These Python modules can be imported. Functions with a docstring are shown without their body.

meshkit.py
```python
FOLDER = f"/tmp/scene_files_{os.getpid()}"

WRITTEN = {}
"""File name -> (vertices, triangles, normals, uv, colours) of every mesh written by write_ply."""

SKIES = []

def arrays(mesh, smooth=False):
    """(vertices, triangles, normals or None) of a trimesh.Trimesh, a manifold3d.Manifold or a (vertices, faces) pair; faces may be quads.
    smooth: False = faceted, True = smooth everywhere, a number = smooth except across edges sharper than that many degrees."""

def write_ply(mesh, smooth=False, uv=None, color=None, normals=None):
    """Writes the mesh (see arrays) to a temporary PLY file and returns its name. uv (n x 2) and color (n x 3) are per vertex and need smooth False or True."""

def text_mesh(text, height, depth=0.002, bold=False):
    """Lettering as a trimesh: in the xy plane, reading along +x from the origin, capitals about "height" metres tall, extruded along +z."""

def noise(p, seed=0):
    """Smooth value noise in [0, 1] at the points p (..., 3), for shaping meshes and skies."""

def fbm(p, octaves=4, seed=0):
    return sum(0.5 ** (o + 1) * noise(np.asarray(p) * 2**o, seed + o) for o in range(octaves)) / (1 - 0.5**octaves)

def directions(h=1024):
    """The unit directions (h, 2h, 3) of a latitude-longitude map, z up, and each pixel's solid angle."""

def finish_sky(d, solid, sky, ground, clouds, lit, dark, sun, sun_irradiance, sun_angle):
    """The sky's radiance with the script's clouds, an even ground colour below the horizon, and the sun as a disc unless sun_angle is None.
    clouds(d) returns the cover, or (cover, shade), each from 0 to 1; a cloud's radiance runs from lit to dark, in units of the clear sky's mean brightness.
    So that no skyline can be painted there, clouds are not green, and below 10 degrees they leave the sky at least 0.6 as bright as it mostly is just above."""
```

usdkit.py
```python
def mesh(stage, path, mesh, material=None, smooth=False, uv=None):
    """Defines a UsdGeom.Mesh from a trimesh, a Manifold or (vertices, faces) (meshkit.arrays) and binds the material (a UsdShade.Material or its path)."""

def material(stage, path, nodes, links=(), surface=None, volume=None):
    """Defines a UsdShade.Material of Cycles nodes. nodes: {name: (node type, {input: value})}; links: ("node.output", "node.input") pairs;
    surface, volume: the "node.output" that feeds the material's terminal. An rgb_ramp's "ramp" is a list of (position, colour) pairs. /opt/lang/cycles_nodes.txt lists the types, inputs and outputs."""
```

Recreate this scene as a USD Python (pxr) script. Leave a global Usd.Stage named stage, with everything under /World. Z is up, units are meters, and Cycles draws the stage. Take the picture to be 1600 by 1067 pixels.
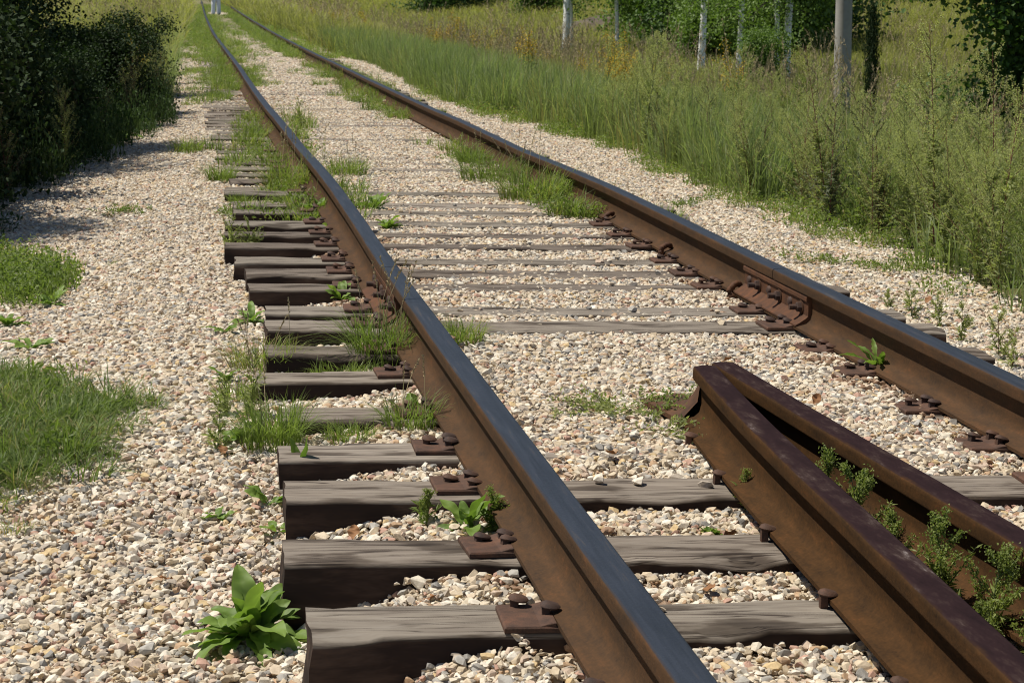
import math, random
import numpy as np, trimesh, usdkit, meshkit
from pxr import Usd, UsdGeom, UsdLux, UsdShade, Sdf, Gf, Vt
from scipy.interpolate import PchipInterpolator
from scipy.spatial import ConvexHull

stage = Usd.Stage.CreateInMemory()
UsdGeom.SetStageUpAxis(stage, 'Z')
UsdGeom.SetStageMetersPerUnit(stage, 1.0)
W = UsdGeom.Xform.Define(stage, '/World')
stage.SetDefaultPrim(W.GetPrim())
UsdGeom.Scope.Define(stage, '/World/Looks')

# ------------------------------------------------------------------ camera, sky, sun, exposure
# The track runs along +Y; the photographer stands just outside the rail and looks a little to the right of it.
EYE, PITCH, YAW = (0.0, 0.0, 1.33), math.radians(9.448), math.radians(8.705)
cam = UsdGeom.Camera.Define(stage, '/World/camera')
cam.CreateHorizontalApertureAttr(22.3)
cam.CreateFocalLengthAttr(22.3 * 3350.0 / 1600.0)
cam.CreateFStopAttr(11.0)
cam.CreateFocusDistanceAttr(6.4)
cam.CreateExposureAttr(0.12)
cam.CreateClippingRangeAttr(Gf.Vec2f(0.05, 5000.0))
_f = np.array([math.sin(YAW) * math.cos(PITCH), math.cos(YAW) * math.cos(PITCH), -math.sin(PITCH)])
_r = np.array([math.cos(YAW), -math.sin(YAW), 0.0])
_u = np.cross(_r, _f)
cam.AddTransformOp().Set(Gf.Matrix4d(*_r, 0, *_u, 0, *(-_f), 0, *EYE, 1))

SUN_EL, SUN_AZ = math.radians(63.5), math.radians(-73.0)
sun_dir = np.array([math.sin(SUN_AZ) * math.cos(SUN_EL), math.cos(SUN_AZ) * math.cos(SUN_EL), math.sin(SUN_EL)])
sky_mat = usdkit.material(stage, '/World/Looks/sky_look', {
    's': ('sky_texture', {'sky_type': 'single_scattering', 'sun_disc': False, 'sun_elevation': SUN_EL, 'sun_rotation': SUN_AZ,
                          'air_density': 1.0, 'aerosol_density': 0.6, 'ozone_density': 1.5}),
    'b': ('background_shader', {'strength': 0.055})}, [('s.color', 'b.color')], surface='b.background')
sky = UsdLux.DomeLight.Define(stage, '/World/sky')
UsdShade.MaterialBindingAPI.Apply(sky.GetPrim()).Bind(sky_mat)
sky.GetPrim().SetCustomDataByKey('kind', 'structure')
sun = UsdLux.DistantLight.Define(stage, '/World/sun')
sun.CreateNormalizeAttr(True)
sun.CreateIntensityAttr(1.25)
sun.CreateAngleAttr(0.53)
sun.CreateColorAttr(Gf.Vec3f(1.0, 0.95, 0.86))
_z = sun_dir
_x = np.cross([0, 0, 1.0], _z); _x /= np.linalg.norm(_x)
_y = np.cross(_z, _x)
sun.AddTransformOp().Set(Gf.Matrix4d(*_x, 0, *_y, 0, *_z, 0, 0, 0, 50, 1))

# ------------------------------------------------------------------ helpers
_taken = {}
def path_for(name, parent=None):
    base = f'{parent.GetPath() if parent else "/World"}/{name}'
    k = _taken.get(base, 0)
    _taken[base] = k + 1
    return base if k == 0 else f'{base}_{k:03d}'

def tag(prim, label=None, cat=None, group=None, kind=None):
    for k, v in (('label', label), ('category', cat), ('group', group), ('kind', kind)):
        if v:
            prim.SetCustomDataByKey(k, v)
    return prim

def primvars(m, attrs):
    for k, a in (attrs or {}).items():
        UsdGeom.PrimvarsAPI(m).CreatePrimvar(k, Sdf.ValueTypeNames.FloatArray, 'vertex').Set(Vt.FloatArray.FromNumpy(np.asarray(a, np.float32)))

def part(name, mesh, mat, parent=None, smooth=False, attrs=None, label=None, path=None):
    m = usdkit.mesh(stage, path or path_for(name, parent), mesh, mat, smooth=smooth)
    primvars(m, attrs)
    if label:
        m.GetPrim().SetCustomDataByKey('label', label)
    return m.GetPrim()

def mat4(loc=(0, 0, 0), rz=0.0, s=1.0, tilt=(0.0, 0.0)):
    """Placement: scale, lean (radians about x and y), turn about z, move."""
    cz, sz, cx, sx, cy, sy = math.cos(rz), math.sin(rz), math.cos(tilt[0]), math.sin(tilt[0]), math.cos(tilt[1]), math.sin(tilt[1])
    Rz = np.array([[cz, -sz, 0], [sz, cz, 0], [0, 0, 1]]); Rx = np.array([[1, 0, 0], [0, cx, -sx], [0, sx, cx]]); Ry = np.array([[cy, 0, sy], [0, 1, 0], [-sy, 0, cy]])
    S = np.diag(np.broadcast_to(s, 3).astype(float))
    M = np.eye(4); M[:3, :3] = Rz @ Rx @ Ry @ S; M[:3, 3] = loc
    return M

def gf(M):
    return Gf.Matrix4d(*np.asarray(M).T.ravel().tolist())

def thing(name, label, cat, M=None, group=None):
    x = UsdGeom.Xform.Define(stage, path_for(name))
    x.AddTransformOp().Set(gf(np.eye(4) if M is None else M))
    return tag(x.GetPrim(), label, cat, group)

def dup(root, M, label, group=None):
    was = root.GetCustomData()
    base = root.GetName().rstrip('0123456789').rstrip('_')
    r = thing(base, label or was['label'], was['category'], M, group or was.get('group'))
    r.GetReferences().AddInternalReference(root.GetPath())
    r.SetInstanceable(True)
    return r

class Kind:
    """One kind of repeated thing in a few variants: the first use of a variant builds it, later ones refer to it."""
    def __init__(self, name, cat, builders):
        self.name, self.cat, self.builders, self.made = name, cat, builders, {}
    def put(self, k, M, label, group=None):
        k %= len(self.builders)
        if k in self.made:
            return dup(self.made[k], M, label, group)
        t = thing(self.name, label, self.cat, M, group)
        self.builders[k](t)
        self.made[k] = t
        return t

def instancer(name, protos, mats, which, label=None, cat=None, parent=None, kind='stuff'):
    """protos: functions that define a mesh at a path; mats: n x 4 x 4."""
    p = UsdGeom.PointInstancer.Define(stage, path_for(name, parent))
    pp = p.GetPath()
    UsdGeom.Scope.Define(stage, f'{pp}/kinds')
    targets = []
    for i, f in enumerate(protos):
        q = f(f'{pp}/kinds/kind_{i}')
        targets.append(q.GetPath())
    p.CreatePrototypesRel().SetTargets(targets)
    mats = np.asarray(mats, float)
    p.CreateProtoIndicesAttr(Vt.IntArray.FromNumpy(np.asarray(which, np.int32)))
    p.CreatePositionsAttr(Vt.Vec3fArray.FromNumpy(mats[:, :3, 3].astype(np.float32)))
    sc = np.linalg.norm(mats[:, :3, :3], axis=1)
    p.CreateScalesAttr(Vt.Vec3fArray.FromNumpy(sc.astype(np.float32)))
    from scipy.spatial.transform import Rotation
    q = Rotation.from_matrix(mats[:, :3, :3] / sc[:, None, :]).as_quat()
    p.CreateOrientationsAttr(Vt.QuathArray([Gf.Quath(float(a[3]), float(a[0]), float(a[1]), float(a[2])) for a in q]))
    return tag(p.GetPrim(), label, cat, kind=kind)

def join(ms):
    vs, fs, n = [], [], 0
    for v, f in ms:
        v, f = np.asarray(v, float), np.asarray(f, int)
        if f.shape[1] == 4:
            f = np.vstack([f[:, [0, 1, 2]], f[:, [0, 2, 3]]])
        vs.append(v); fs.append(f + n); n += len(v)
    return np.vstack(vs), np.vstack(fs)

def moved(m, M):
    return np.asarray(m[0]) @ M[:3, :3].T + M[:3, 3], m[1]

def tube(pts, rad, sides=6, cap=True):
    p = np.asarray(pts, float); n = len(p)
    t = np.gradient(p, axis=0); t /= np.linalg.norm(t, axis=1, keepdims=True) + 1e-12
    ref = np.array([0, 0, 1.0]) if abs(t[:, 2]).mean() < 0.8 else np.array([1.0, 0, 0])
    a = np.cross(t, ref); a /= np.linalg.norm(a, axis=1, keepdims=True) + 1e-12
    b = np.cross(t, a)
    ang = np.arange(sides) * 2 * np.pi / sides
    r = np.broadcast_to(rad, (n,))
    v = p[:, None] + r[:, None, None] * (np.cos(ang)[None, :, None] * a[:, None] + np.sin(ang)[None, :, None] * b[:, None])
    i, j = np.meshgrid(np.arange(n - 1), np.arange(sides), indexing='ij')
    q = np.stack([i * sides + j, i * sides + (j + 1) % sides, (i + 1) * sides + (j + 1) % sides, (i + 1) * sides + j], -1).reshape(-1, 4)
    f = np.vstack([q[:, [0, 1, 2]], q[:, [0, 2, 3]]])
    v = v.reshape(-1, 3)
    if cap:
        v = np.vstack([v, p[-1:]]); k = len(v) - 1
        f = np.vstack([f, [[(n - 1) * sides + j, (n - 1) * sides + (j + 1) % sides, k] for j in range(sides)]])
    return v, f

def box(lo, hi, ch=0.002):
    """A box with chamfered edges."""
    lo, hi = np.asarray(lo, float), np.asarray(hi, float)
    pts = []
    for sx in (0, 1):
        for sy in (0, 1):
            for sz in (0, 1):
                c = np.where([sx, sy, sz], hi, lo); d = np.where([sx, sy, sz], -1, 1) * ch
                for k in range(3):
                    e = d.copy(); e[k] = 0
                    pts.append(c + e)
    return hull(np.array(pts))

def hull(p):
    h = ConvexHull(p)
    f = h.simplices.copy()
    n = np.cross(p[f[:, 1]] - p[f[:, 0]], p[f[:, 2]] - p[f[:, 0]])
    flip = (n * h.equations[:, :3]).sum(1) < 0
    f[flip] = f[flip][:, ::-1]
    used = np.unique(f); idx = np.zeros(len(p), int); idx[used] = np.arange(len(used))
    return p[used], idx[f]

# ------------------------------------------------------------------ the lie of the land
def table(pairs):
    a = np.array(pairs, float)
    g = PchipInterpolator(a[:, 0], a[:, 1])
    return lambda y: g(np.clip(y, a[0, 0], a[-1, 0]))
rail_top = table([(0, .195), (12, .195), (14, .18), (16, .158), (19, .158), (21.5, .138), (25, .12), (30, .09), (36, .065), (42, .05), (52, .055), (70, .07), (170, .10), (400, .1)])
left_centre = table([(0, .818), (8.6, .822), (11, .842), (14, .852), (17, .847), (20, .835), (24, .838), (28, .855), (34, .888), (40, .895), (48, .88), (56, .87), (66, .90), (90, 1.03), (119, 1.25), (164, 1.6), (260, 2.6)])
GAUGE = 1.592
def cant(y):
    return .024 * (1 - sstep(13, 38, np.asarray(y, float)))
def gauge(y):
    return GAUGE * (1 + .0335 * (1 - sstep(13, 38, np.asarray(y, float))))
    t = np.clip((x - a) / (b - a), 0, 1)
    return t * t * (3 - 2 * t)
crib = table([(0, -.045), (5.5, -.042), (5.8, -.015), (6.0, -.006), (7.9, -.004), (8.15, -.02), (8.7, -.016), (9.2, -.008), (9.5, -.018), (14.2, -.019), (14.9, -.014), (70, -.012)])
tie_end = table([(0, -.19), (4.2, -.18), (4.9, -.165), (5.5, -.115), (6.1, -.09), (6.7, -.06), (7.3, -.08), (8, -.075), (9.2, -.085), (9.8, -.095), (12, -.10), (14, -.06), (16, -.035), (70, -.03)])
edge_left = table([(0, -3), (5.2, -1.8), (8, -1.15), (10, -.8), (11.5, -1.0), (14, -1.2), (16.8, -.85), (19, -.55), (22, -.25), (43, -.17), (60, -.1), (100, .1)])
edge_right = table([(0, 3.6), (9, 3.72), (12, 3.92), (15, 3.92), (20, 4.05), (25, 3.6), (29, 3.4), (35, 3.55), (41, 3.7), (50, 3.4), (100, 3.6)])
def sstep(a, b, x):
    t = np.clip((x - a) / (b - a), 0, 1)
    return t * t * (3 - 2 * t)
def ground(x, y):
    x, y = np.asarray(x, float), np.asarray(y, float)
    d = rail_top(y) - .195
    c, e = crib(y), tie_end(y)
    a0 = .22 + .22 * sstep(6.2, 7.5, y)
    t = (x - a0) / .36
    c = np.where(x < .82, np.minimum(c, -.034), c)
    z = np.where(x < a0, e + np.minimum(x - .2, 0) * .05, e + (c - e) * np.clip(t, 0, 1))
    z = np.where(x > 2.6, c - .04 * np.clip((x - 2.58) / .12, 0, 1) - .02 * np.clip((x - 3.1) / .8, 0, 1), z)
    z = z - cant(y) * (np.clip(x, .2, 3.9) - .82)
    z = z + d * (1 - sstep(3, 7, np.abs(x - 1.6)))
    z = z - 1.05 * sstep(edge_right(y) + .5, edge_right(y) + 5.5, x) - .75 * sstep(0, 5, edge_left(y) - x)
    far = sstep(4, 30, np.abs(x - 1.6))
    z = z + far * .045 * np.clip(np.hypot(x - 1.6, y) - 62, 0, 400) + .05 * np.clip(y - 175, 0, 400) * (1 - far)
    z = z + .05 * far * np.sin(x * .5 + 1) * np.sin(y * .33)
    return z

# ------------------------------------------------------------------ materials
def look(name, nodes, links, surface):
    return usdkit.material(stage, f'/World/Looks/{name}', nodes, links, surface=surface)

def foliage(name, dark, light, trans=0.35, rough=0.55, scale=9.0, dry=None):
    """Leaves: colour wanders from plant to plant and from leaf to leaf, some light comes through."""
    nodes = {'o': ('object_info', {}), 'g': ('geometry', {}), 'sh': ('attribute', {'attribute': 'shade'}),
             'n': ('noise_texture', {'scale': scale, 'detail': 2.0}),
             'a': ('math', {'math_type': 'multiply_add', 'value2': 0.4, 'value3': 0.0}),
             'a2': ('math', {'math_type': 'multiply_add', 'value2': 0.42}),
             'a3': ('math', {'math_type': 'multiply_add', 'value2': 0.5}),
             'r': ('rgb_ramp', {'ramp': [(0.0, dark), (0.45, [(p + q) / 2 for p, q in zip(dark, light)]), (0.85, light), (1.0, dry or light)]}),
             'p': ('principled_bsdf', {'roughness': rough, 'specular_ior_level': 0.4}),
             't': ('translucent_bsdf', {}), 'tc': ('mix', {'mix_type': 'multiply', 'fac': 1.0, 'color2': (1.12, 1.25, 0.6)}),
             'm': ('mix_closure', {'fac': trans})}
    links = [('g.position', 'n.vector'), ('o.random', 'a.value1'), ('sh.fac', 'a2.value1'), ('a.value', 'a2.value3'),
             ('n.fac', 'a3.value1'), ('a2.value', 'a3.value3'), ('a3.value', 'r.fac'), ('r.color', 'p.base_color'), ('r.color', 'tc.color1'), ('tc.color', 't.color'),
             ('p.BSDF', 'm.closure1'), ('t.BSDF', 'm.closure2')]
    return look(name, nodes, links, 'm.closure')

def rusty(name, ramp, rough=0.75, metallic=0.0, scale=14.0, bump=0.25):
    return look(name, {'t': ('geometry', {}), 'n': ('noise_texture', {'scale': scale, 'detail': 6.0, 'roughness': 0.65}),
                       'n2': ('noise_texture', {'scale': scale * 14, 'detail': 3.0}),
                       'x': ('math', {'math_type': 'multiply_add', 'value2': 0.35, 'value3': -0.17}), 'y': ('math', {'math_type': 'add'}),
                       'r': ('rgb_ramp', {'ramp': ramp}), 'b': ('bump', {'strength': bump, 'distance': 0.004}),
                       'p': ('principled_bsdf', {'roughness': rough, 'metallic': metallic, 'specular_ior_level': 0.3})},
                [('t.position', 'n.vector'), ('t.position', 'n2.vector'), ('n2.fac', 'x.value1'), ('x.value', 'y.value1'), ('n.fac', 'y.value2'), ('y.value', 'r.fac'),
                 ('r.color', 'p.base_color'), ('n2.fac', 'b.height'), ('b.normal', 'p.normal')], 'p.BSDF')

M = {}
M['rust'] = rusty('rust', [(.25, (.035, .018, .011)), (.5, (.075, .035, .017)), (.7, (.11, .048, .020)), (.9, (.17, .065, .023))])
M['rust_plate'] = rusty('rust_plate', [(.25, (.04, .024, .018)), (.5, (.085, .046, .030)), (.7, (.13, .062, .037)), (.9, (.20, .09, .042))], scale=22)
M['rust_orange'] = rusty('rust_orange', [(.25, (.09, .035, .016)), (.5, (.20, .075, .028)), (.75, (.30, .11, .035)), (.95, (.36, .15, .05))], scale=18)
M['rust_bar'] = rusty('rust_bar', [(.25, (.042, .020, .012)), (.5, (.085, .036, .016)), (.7, (.125, .049, .019)), (.9, (.20, .075, .024))], scale=16)
M['rust_dark'] = rusty('rust_dark', [(.25, (.028, .02, .018)), (.5, (.06, .036, .028)), (.8, (.12, .06, .035))], scale=30)

def rail_look(name, side_ramp, top_ramp, metal, rough, spec=.14, streak=(60.0, 2.5, 60.0)):
    """Rust on the sides; the head's upper face (attribute worn) is rolled or walked bare."""
    return look(name, {'g': ('geometry', {}), 'm': ('mapping', {'scale': (22.0, 5.0, 22.0)}), 'n': ('noise_texture', {'scale': 1.0, 'detail': 8.0, 'roughness': 0.75}),
                       'n2': ('noise_texture', {'scale': 90.0, 'detail': 6.0, 'roughness': .7}), 'm3': ('mapping', {'scale': streak}), 'n3': ('noise_texture', {'scale': 1.0, 'detail': 5.0, 'roughness': .7}),
                       'x': ('math', {'math_type': 'multiply_add', 'value2': 0.5, 'value3': -0.25}), 'y': ('math', {'math_type': 'add'}),
                       'r': ('rgb_ramp', {'ramp': side_ramp}), 'rt': ('rgb_ramp', {'ramp': top_ramp}),
                       'at': ('attribute', {'attribute': 'worn'}), 'w0': ('math', {'math_type': 'multiply_add', 'value2': 0.7, 'value3': -0.35}), 'w1': ('math', {'math_type': 'add'}),
                       'w': ('map_range', {'from_min': 0.4, 'from_max': 0.72, 'clamp': True}),
                       'c': ('mix', {'mix_type': 'mix'}), 'me': ('math', {'math_type': 'multiply', 'value2': metal}),
                       'ro': ('map_range', {'from_min': 0.0, 'from_max': 1.0, 'to_min': 0.8, 'to_max': rough}),
                       'b': ('bump', {'strength': 0.45, 'distance': 0.003}),
                       'p': ('principled_bsdf', {'specular_ior_level': spec})},
                [('g.position', 'm.vector'), ('m.vector', 'n.vector'), ('g.position', 'n2.vector'), ('g.position', 'm3.vector'), ('m3.vector', 'n3.vector'),
                 ('n2.fac', 'x.value1'), ('x.value', 'y.value1'), ('n.fac', 'y.value2'), ('y.value', 'r.fac'), ('n3.fac', 'rt.fac'),
                 ('n3.fac', 'w0.value1'), ('at.fac', 'w1.value1'), ('w0.value', 'w1.value2'), ('w1.value', 'w.value'), ('w.result', 'c.fac'), ('r.color', 'c.color1'), ('rt.color', 'c.color2'),
                 ('c.color', 'p.base_color'), ('w.result', 'me.value1'), ('me.value', 'p.metallic'), ('w.result', 'ro.value'), ('ro.result', 'p.roughness'),
                 ('n2.fac', 'b.height'), ('b.normal', 'p.normal')], 'p.BSDF')
SIDE = [(.22, (.022, .0135, .009)), (.36, (.046, .0255, .0125)), (.52, (.066, .034, .0145)), (.64, (.085, .041, .0165)), (.8, (.145, .056, .020))]
M['rail'] = rail_look('rail_steel', SIDE, [(.3, (.022, .026, .034)), (.6, (.038, .044, .058)), (.72, (.085, .07, .06))], 0.18, 0.45, .2)
M['guard'] = rail_look('guard_rail_steel', [(p, (c[0] * .9, c[1] * .92, c[2] * .95)) for p, c in SIDE], [(.2, (.013, .008, .009)), (.5, (.025, .014, .015)), (.60, (.038, .024, .022)), (.68, (.07, .05, .045)), (.74, (.20, .17, .16))], 0.0, 0.9, .03, (26.0, 7.0, 26.0))

M['wood'] = look('old_sleeper_wood', {
    't': ('texture_coordinate', {}), 'o': ('object_info', {}), 'ov': ('combine_xyz', {}), 'k': ('math', {'math_type': 'multiply', 'value2': 37.0}),
    'add': ('vector_math', {'math_type': 'add'}), 'm': ('mapping', {'scale': (5.0, 42.0, 26.0)}), 'n': ('noise_texture', {'scale': 1.0, 'detail': 7.0, 'roughness': 0.68, 'distortion': 0.4}),
    'm2': ('mapping', {'scale': (3.2, 11.0, 11.0)}), 'n2': ('noise_texture', {'scale': 1.0, 'detail': 4.0}),
    'm4': ('mapping', {'scale': (90.0, 5.0, 5.0)}), 'n4': ('noise_texture', {'scale': 1.0, 'detail': 2.0}),
    'r': ('rgb_ramp', {'ramp': [(.24, (.06, .05, .042)), (.34, (.18, .152, .13)), (.5, (.235, .205, .175)), (.72, (.29, .26, .23))]}),
    'tone': ('rgb_ramp', {'ramp': [(.0, (.62, .58, .55)), (.35, (1.0, .97, .92)), (.7, (.85, .86, .82)), (1.0, (1.15, 1.12, 1.08))]}),
    'tmix': ('mix', {'mix_type': 'multiply', 'fac': 1.0}),
    'r2': ('rgb_ramp', {'ramp': [(.33, (.16, .13, .11)), (.41, (.38, .34, .31)), (.46, (.92, .91, .90)), (.7, (1.15, 1.14, 1.12))]}), 'mul': ('mix', {'mix_type': 'multiply', 'fac': 0.85}),
    'mk': ('mapping', {'scale': (1.1, 26.0, 14.0)}), 'nk': ('noise_texture', {'scale': 1.0, 'detail': 3.0, 'roughness': .55, 'distortion': .8}), 'ck': ('rgb_ramp', {'ramp': [(.470, (1, 1, 1)), (.492, (.12, .09, .08)), (.503, (.12, .09, .08)), (.52, (1, 1, 1))]}), 'cm': ('mix', {'mix_type': 'multiply', 'fac': .8}),
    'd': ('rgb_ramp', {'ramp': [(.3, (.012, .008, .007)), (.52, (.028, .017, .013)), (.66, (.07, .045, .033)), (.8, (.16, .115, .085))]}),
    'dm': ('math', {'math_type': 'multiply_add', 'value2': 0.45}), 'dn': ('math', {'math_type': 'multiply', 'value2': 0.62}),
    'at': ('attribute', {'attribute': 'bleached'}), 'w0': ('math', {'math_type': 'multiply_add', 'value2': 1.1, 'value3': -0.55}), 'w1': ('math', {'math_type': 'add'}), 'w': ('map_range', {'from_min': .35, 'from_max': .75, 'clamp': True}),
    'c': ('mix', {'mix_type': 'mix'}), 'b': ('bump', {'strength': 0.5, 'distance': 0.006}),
    'p': ('principled_bsdf', {'roughness': 0.85, 'specular_ior_level': 0.2})},
    [('o.random', 'k.value1'), ('k.value', 'ov.x'), ('k.value', 'ov.y'), ('t.object', 'add.vector1'), ('ov.vector', 'add.vector2'), ('add.vector', 'm.vector'), ('m.vector', 'n.vector'),
     ('add.vector', 'm2.vector'), ('m2.vector', 'n2.vector'), ('add.vector', 'm4.vector'), ('m4.vector', 'n4.vector'), ('n.fac', 'r.fac'), ('n2.fac', 'r2.fac'), ('r.color', 'mul.color1'), ('r2.color', 'mul.color2'),
     ('add.vector', 'mk.vector'), ('mk.vector', 'nk.vector'), ('nk.fac', 'ck.fac'), ('mul.color', 'cm.color1'), ('ck.color', 'cm.color2'), ('cm.color', 'tmix.color1'), ('o.random', 'tone.fac'), ('tone.color', 'tmix.color2'),
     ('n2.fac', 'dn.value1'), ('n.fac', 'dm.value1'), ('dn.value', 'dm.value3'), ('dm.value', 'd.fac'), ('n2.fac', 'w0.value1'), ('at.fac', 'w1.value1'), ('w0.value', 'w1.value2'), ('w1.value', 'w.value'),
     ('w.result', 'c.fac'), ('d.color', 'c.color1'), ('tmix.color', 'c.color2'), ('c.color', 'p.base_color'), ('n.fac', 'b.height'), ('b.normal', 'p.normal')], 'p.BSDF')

STONES = [(0.0, (0.622, 0.542, 0.416)), (0.1, (0.496, 0.409, 0.291)), (0.18, (0.673, 0.608, 0.497)), (0.27, (0.562, 0.465, 0.345)), (0.36, (0.412, 0.355, 0.293)), (0.44, (0.742, 0.676, 0.569)), (0.52, (0.387, 0.367, 0.333)), (0.6, (0.597, 0.498, 0.366)), (0.7, (0.528, 0.413, 0.321)), (0.77, (0.72, 0.665, 0.567)), (0.84, (0.474, 0.324, 0.203)), (0.885, (0.262, 0.25, 0.231)), (0.93, (0.453, 0.285, 0.217)), (0.965, (0.584, 0.44, 0.244))]
M['stone'] = look('gravel_stone', {
    'g': ('attribute', {'attribute': 'shade'}), 'o': ('object_info', {}), 'a': ('math', {'math_type': 'add'}), 'fr': ('math', {'math_type': 'fraction'}),
    'r': ('rgb_ramp', {'ramp': STONES, 'interpolate': False}), 't': ('texture_coordinate', {}), 'n': ('noise_texture', {'scale': 70.0, 'detail': 4.0, 'roughness': .7}),
    'v': ('rgb_ramp', {'ramp': [(.3, (.72, .69, .64)), (.6, (1.05, 1.04, 1.02))]}), 'm': ('mix', {'mix_type': 'multiply', 'fac': 1.0}),
    'b': ('bump', {'strength': .35, 'distance': .004}), 'p': ('principled_bsdf', {'roughness': .8, 'specular_ior_level': .3})},
    [('g.fac', 'a.value1'), ('o.random', 'a.value2'), ('a.value', 'fr.value1'), ('fr.value', 'r.fac'), ('t.object', 'n.vector'), ('n.fac', 'v.fac'), ('r.color', 'm.color1'), ('v.color', 'm.color2'),
     ('m.color', 'p.base_color'), ('n.fac', 'b.height'), ('b.normal', 'p.normal')], 'p.BSDF')

M['stone_rusty'] = rusty('rust_stained_stone', [(.25, (.16, .09, .055)), (.5, (.30, .19, .12)), (.7, (.40, .29, .20)), (.9, (.48, .38, .29))], rough=.9, scale=45)
M['soil'] = look('ground_soil', {
    'g': ('geometry', {}), 'v': ('voronoi_texture', {'scale': 34.0}), 'vr': ('rgb_ramp', {'ramp': STONES, 'interpolate': False}), 'sep': ('separate_color', {}),
    'n': ('noise_texture', {'scale': 160.0, 'detail': 4.0, 'roughness': .7}), 'sr': ('rgb_ramp', {'ramp': [(.3, (.30, .24, .165)), (.55, (.45, .375, .265)), (.75, (.56, .49, .37))]}),
    'n2': ('noise_texture', {'scale': .9, 'detail': 3.0}), 'pm': ('map_range', {'from_min': .35, 'from_max': .6, 'to_min': .25, 'to_max': .8, 'clamp': True}), 'peb': ('mix', {'mix_type': 'mix'}),
    'n3': ('noise_texture', {'scale': .35, 'detail': 5.0}), 'gr': ('rgb_ramp', {'ramp': [(.3, (.06, .065, .025)), (.5, (.10, .105, .04)), (.7, (.16, .14, .06))]}),
    'at': ('attribute', {'attribute': 'stony'}), 'c': ('mix', {'mix_type': 'mix'}), 'b': ('bump', {'strength': .6, 'distance': .008}), 'p': ('principled_bsdf', {'roughness': .95, 'specular_ior_level': .1})},
    [('g.position', 'v.vector'), ('g.position', 'n.vector'), ('g.position', 'n2.vector'), ('g.position', 'n3.vector'), ('v.color', 'sep.color'), ('sep.r', 'vr.fac'), ('n.fac', 'sr.fac'), ('n2.fac', 'pm.value'),
     ('pm.result', 'peb.fac'), ('sr.color', 'peb.color1'), ('vr.color', 'peb.color2'), ('n3.fac', 'gr.fac'), ('at.fac', 'c.fac'), ('gr.color', 'c.color1'), ('peb.color', 'c.color2'), ('c.color', 'p.base_color'),
     ('n.fac', 'b.height'), ('b.normal', 'p.normal')], 'p.BSDF')

M['concrete'] = rusty('pole_concrete', [(.25, (.30, .285, .255)), (.55, (.40, .38, .345)), (.85, (.47, .45, .41))], rough=.85, scale=1.6, bump=.1)
M['earth'] = rusty('bank_earth', [(.25, (.05, .04, .028)), (.5, (.10, .08, .06)), (.8, (.20, .17, .13))], rough=.95, scale=2.5, bump=.5)
M['birch_bark'] = look('birch_bark', {'t': ('texture_coordinate', {}), 'm': ('mapping', {'scale': (7., 7., 26.)}), 'n': ('noise_texture', {'scale': 1.0, 'detail': 4.0, 'roughness': .6}),
    'r': ('rgb_ramp', {'ramp': [(.33, (.03, .028, .025)), (.38, (.70, .69, .66)), (.55, (.88, .87, .84))]}), 'p': ('principled_bsdf', {'roughness': .7})},
    [('t.object', 'm.vector'), ('m.vector', 'n.vector'), ('n.fac', 'r.fac'), ('r.color', 'p.base_color')], 'p.BSDF')
M['bark'] = rusty('dark_bark', [(.3, (.035, .028, .02)), (.7, (.09, .07, .05))], rough=.9, scale=12)
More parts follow.
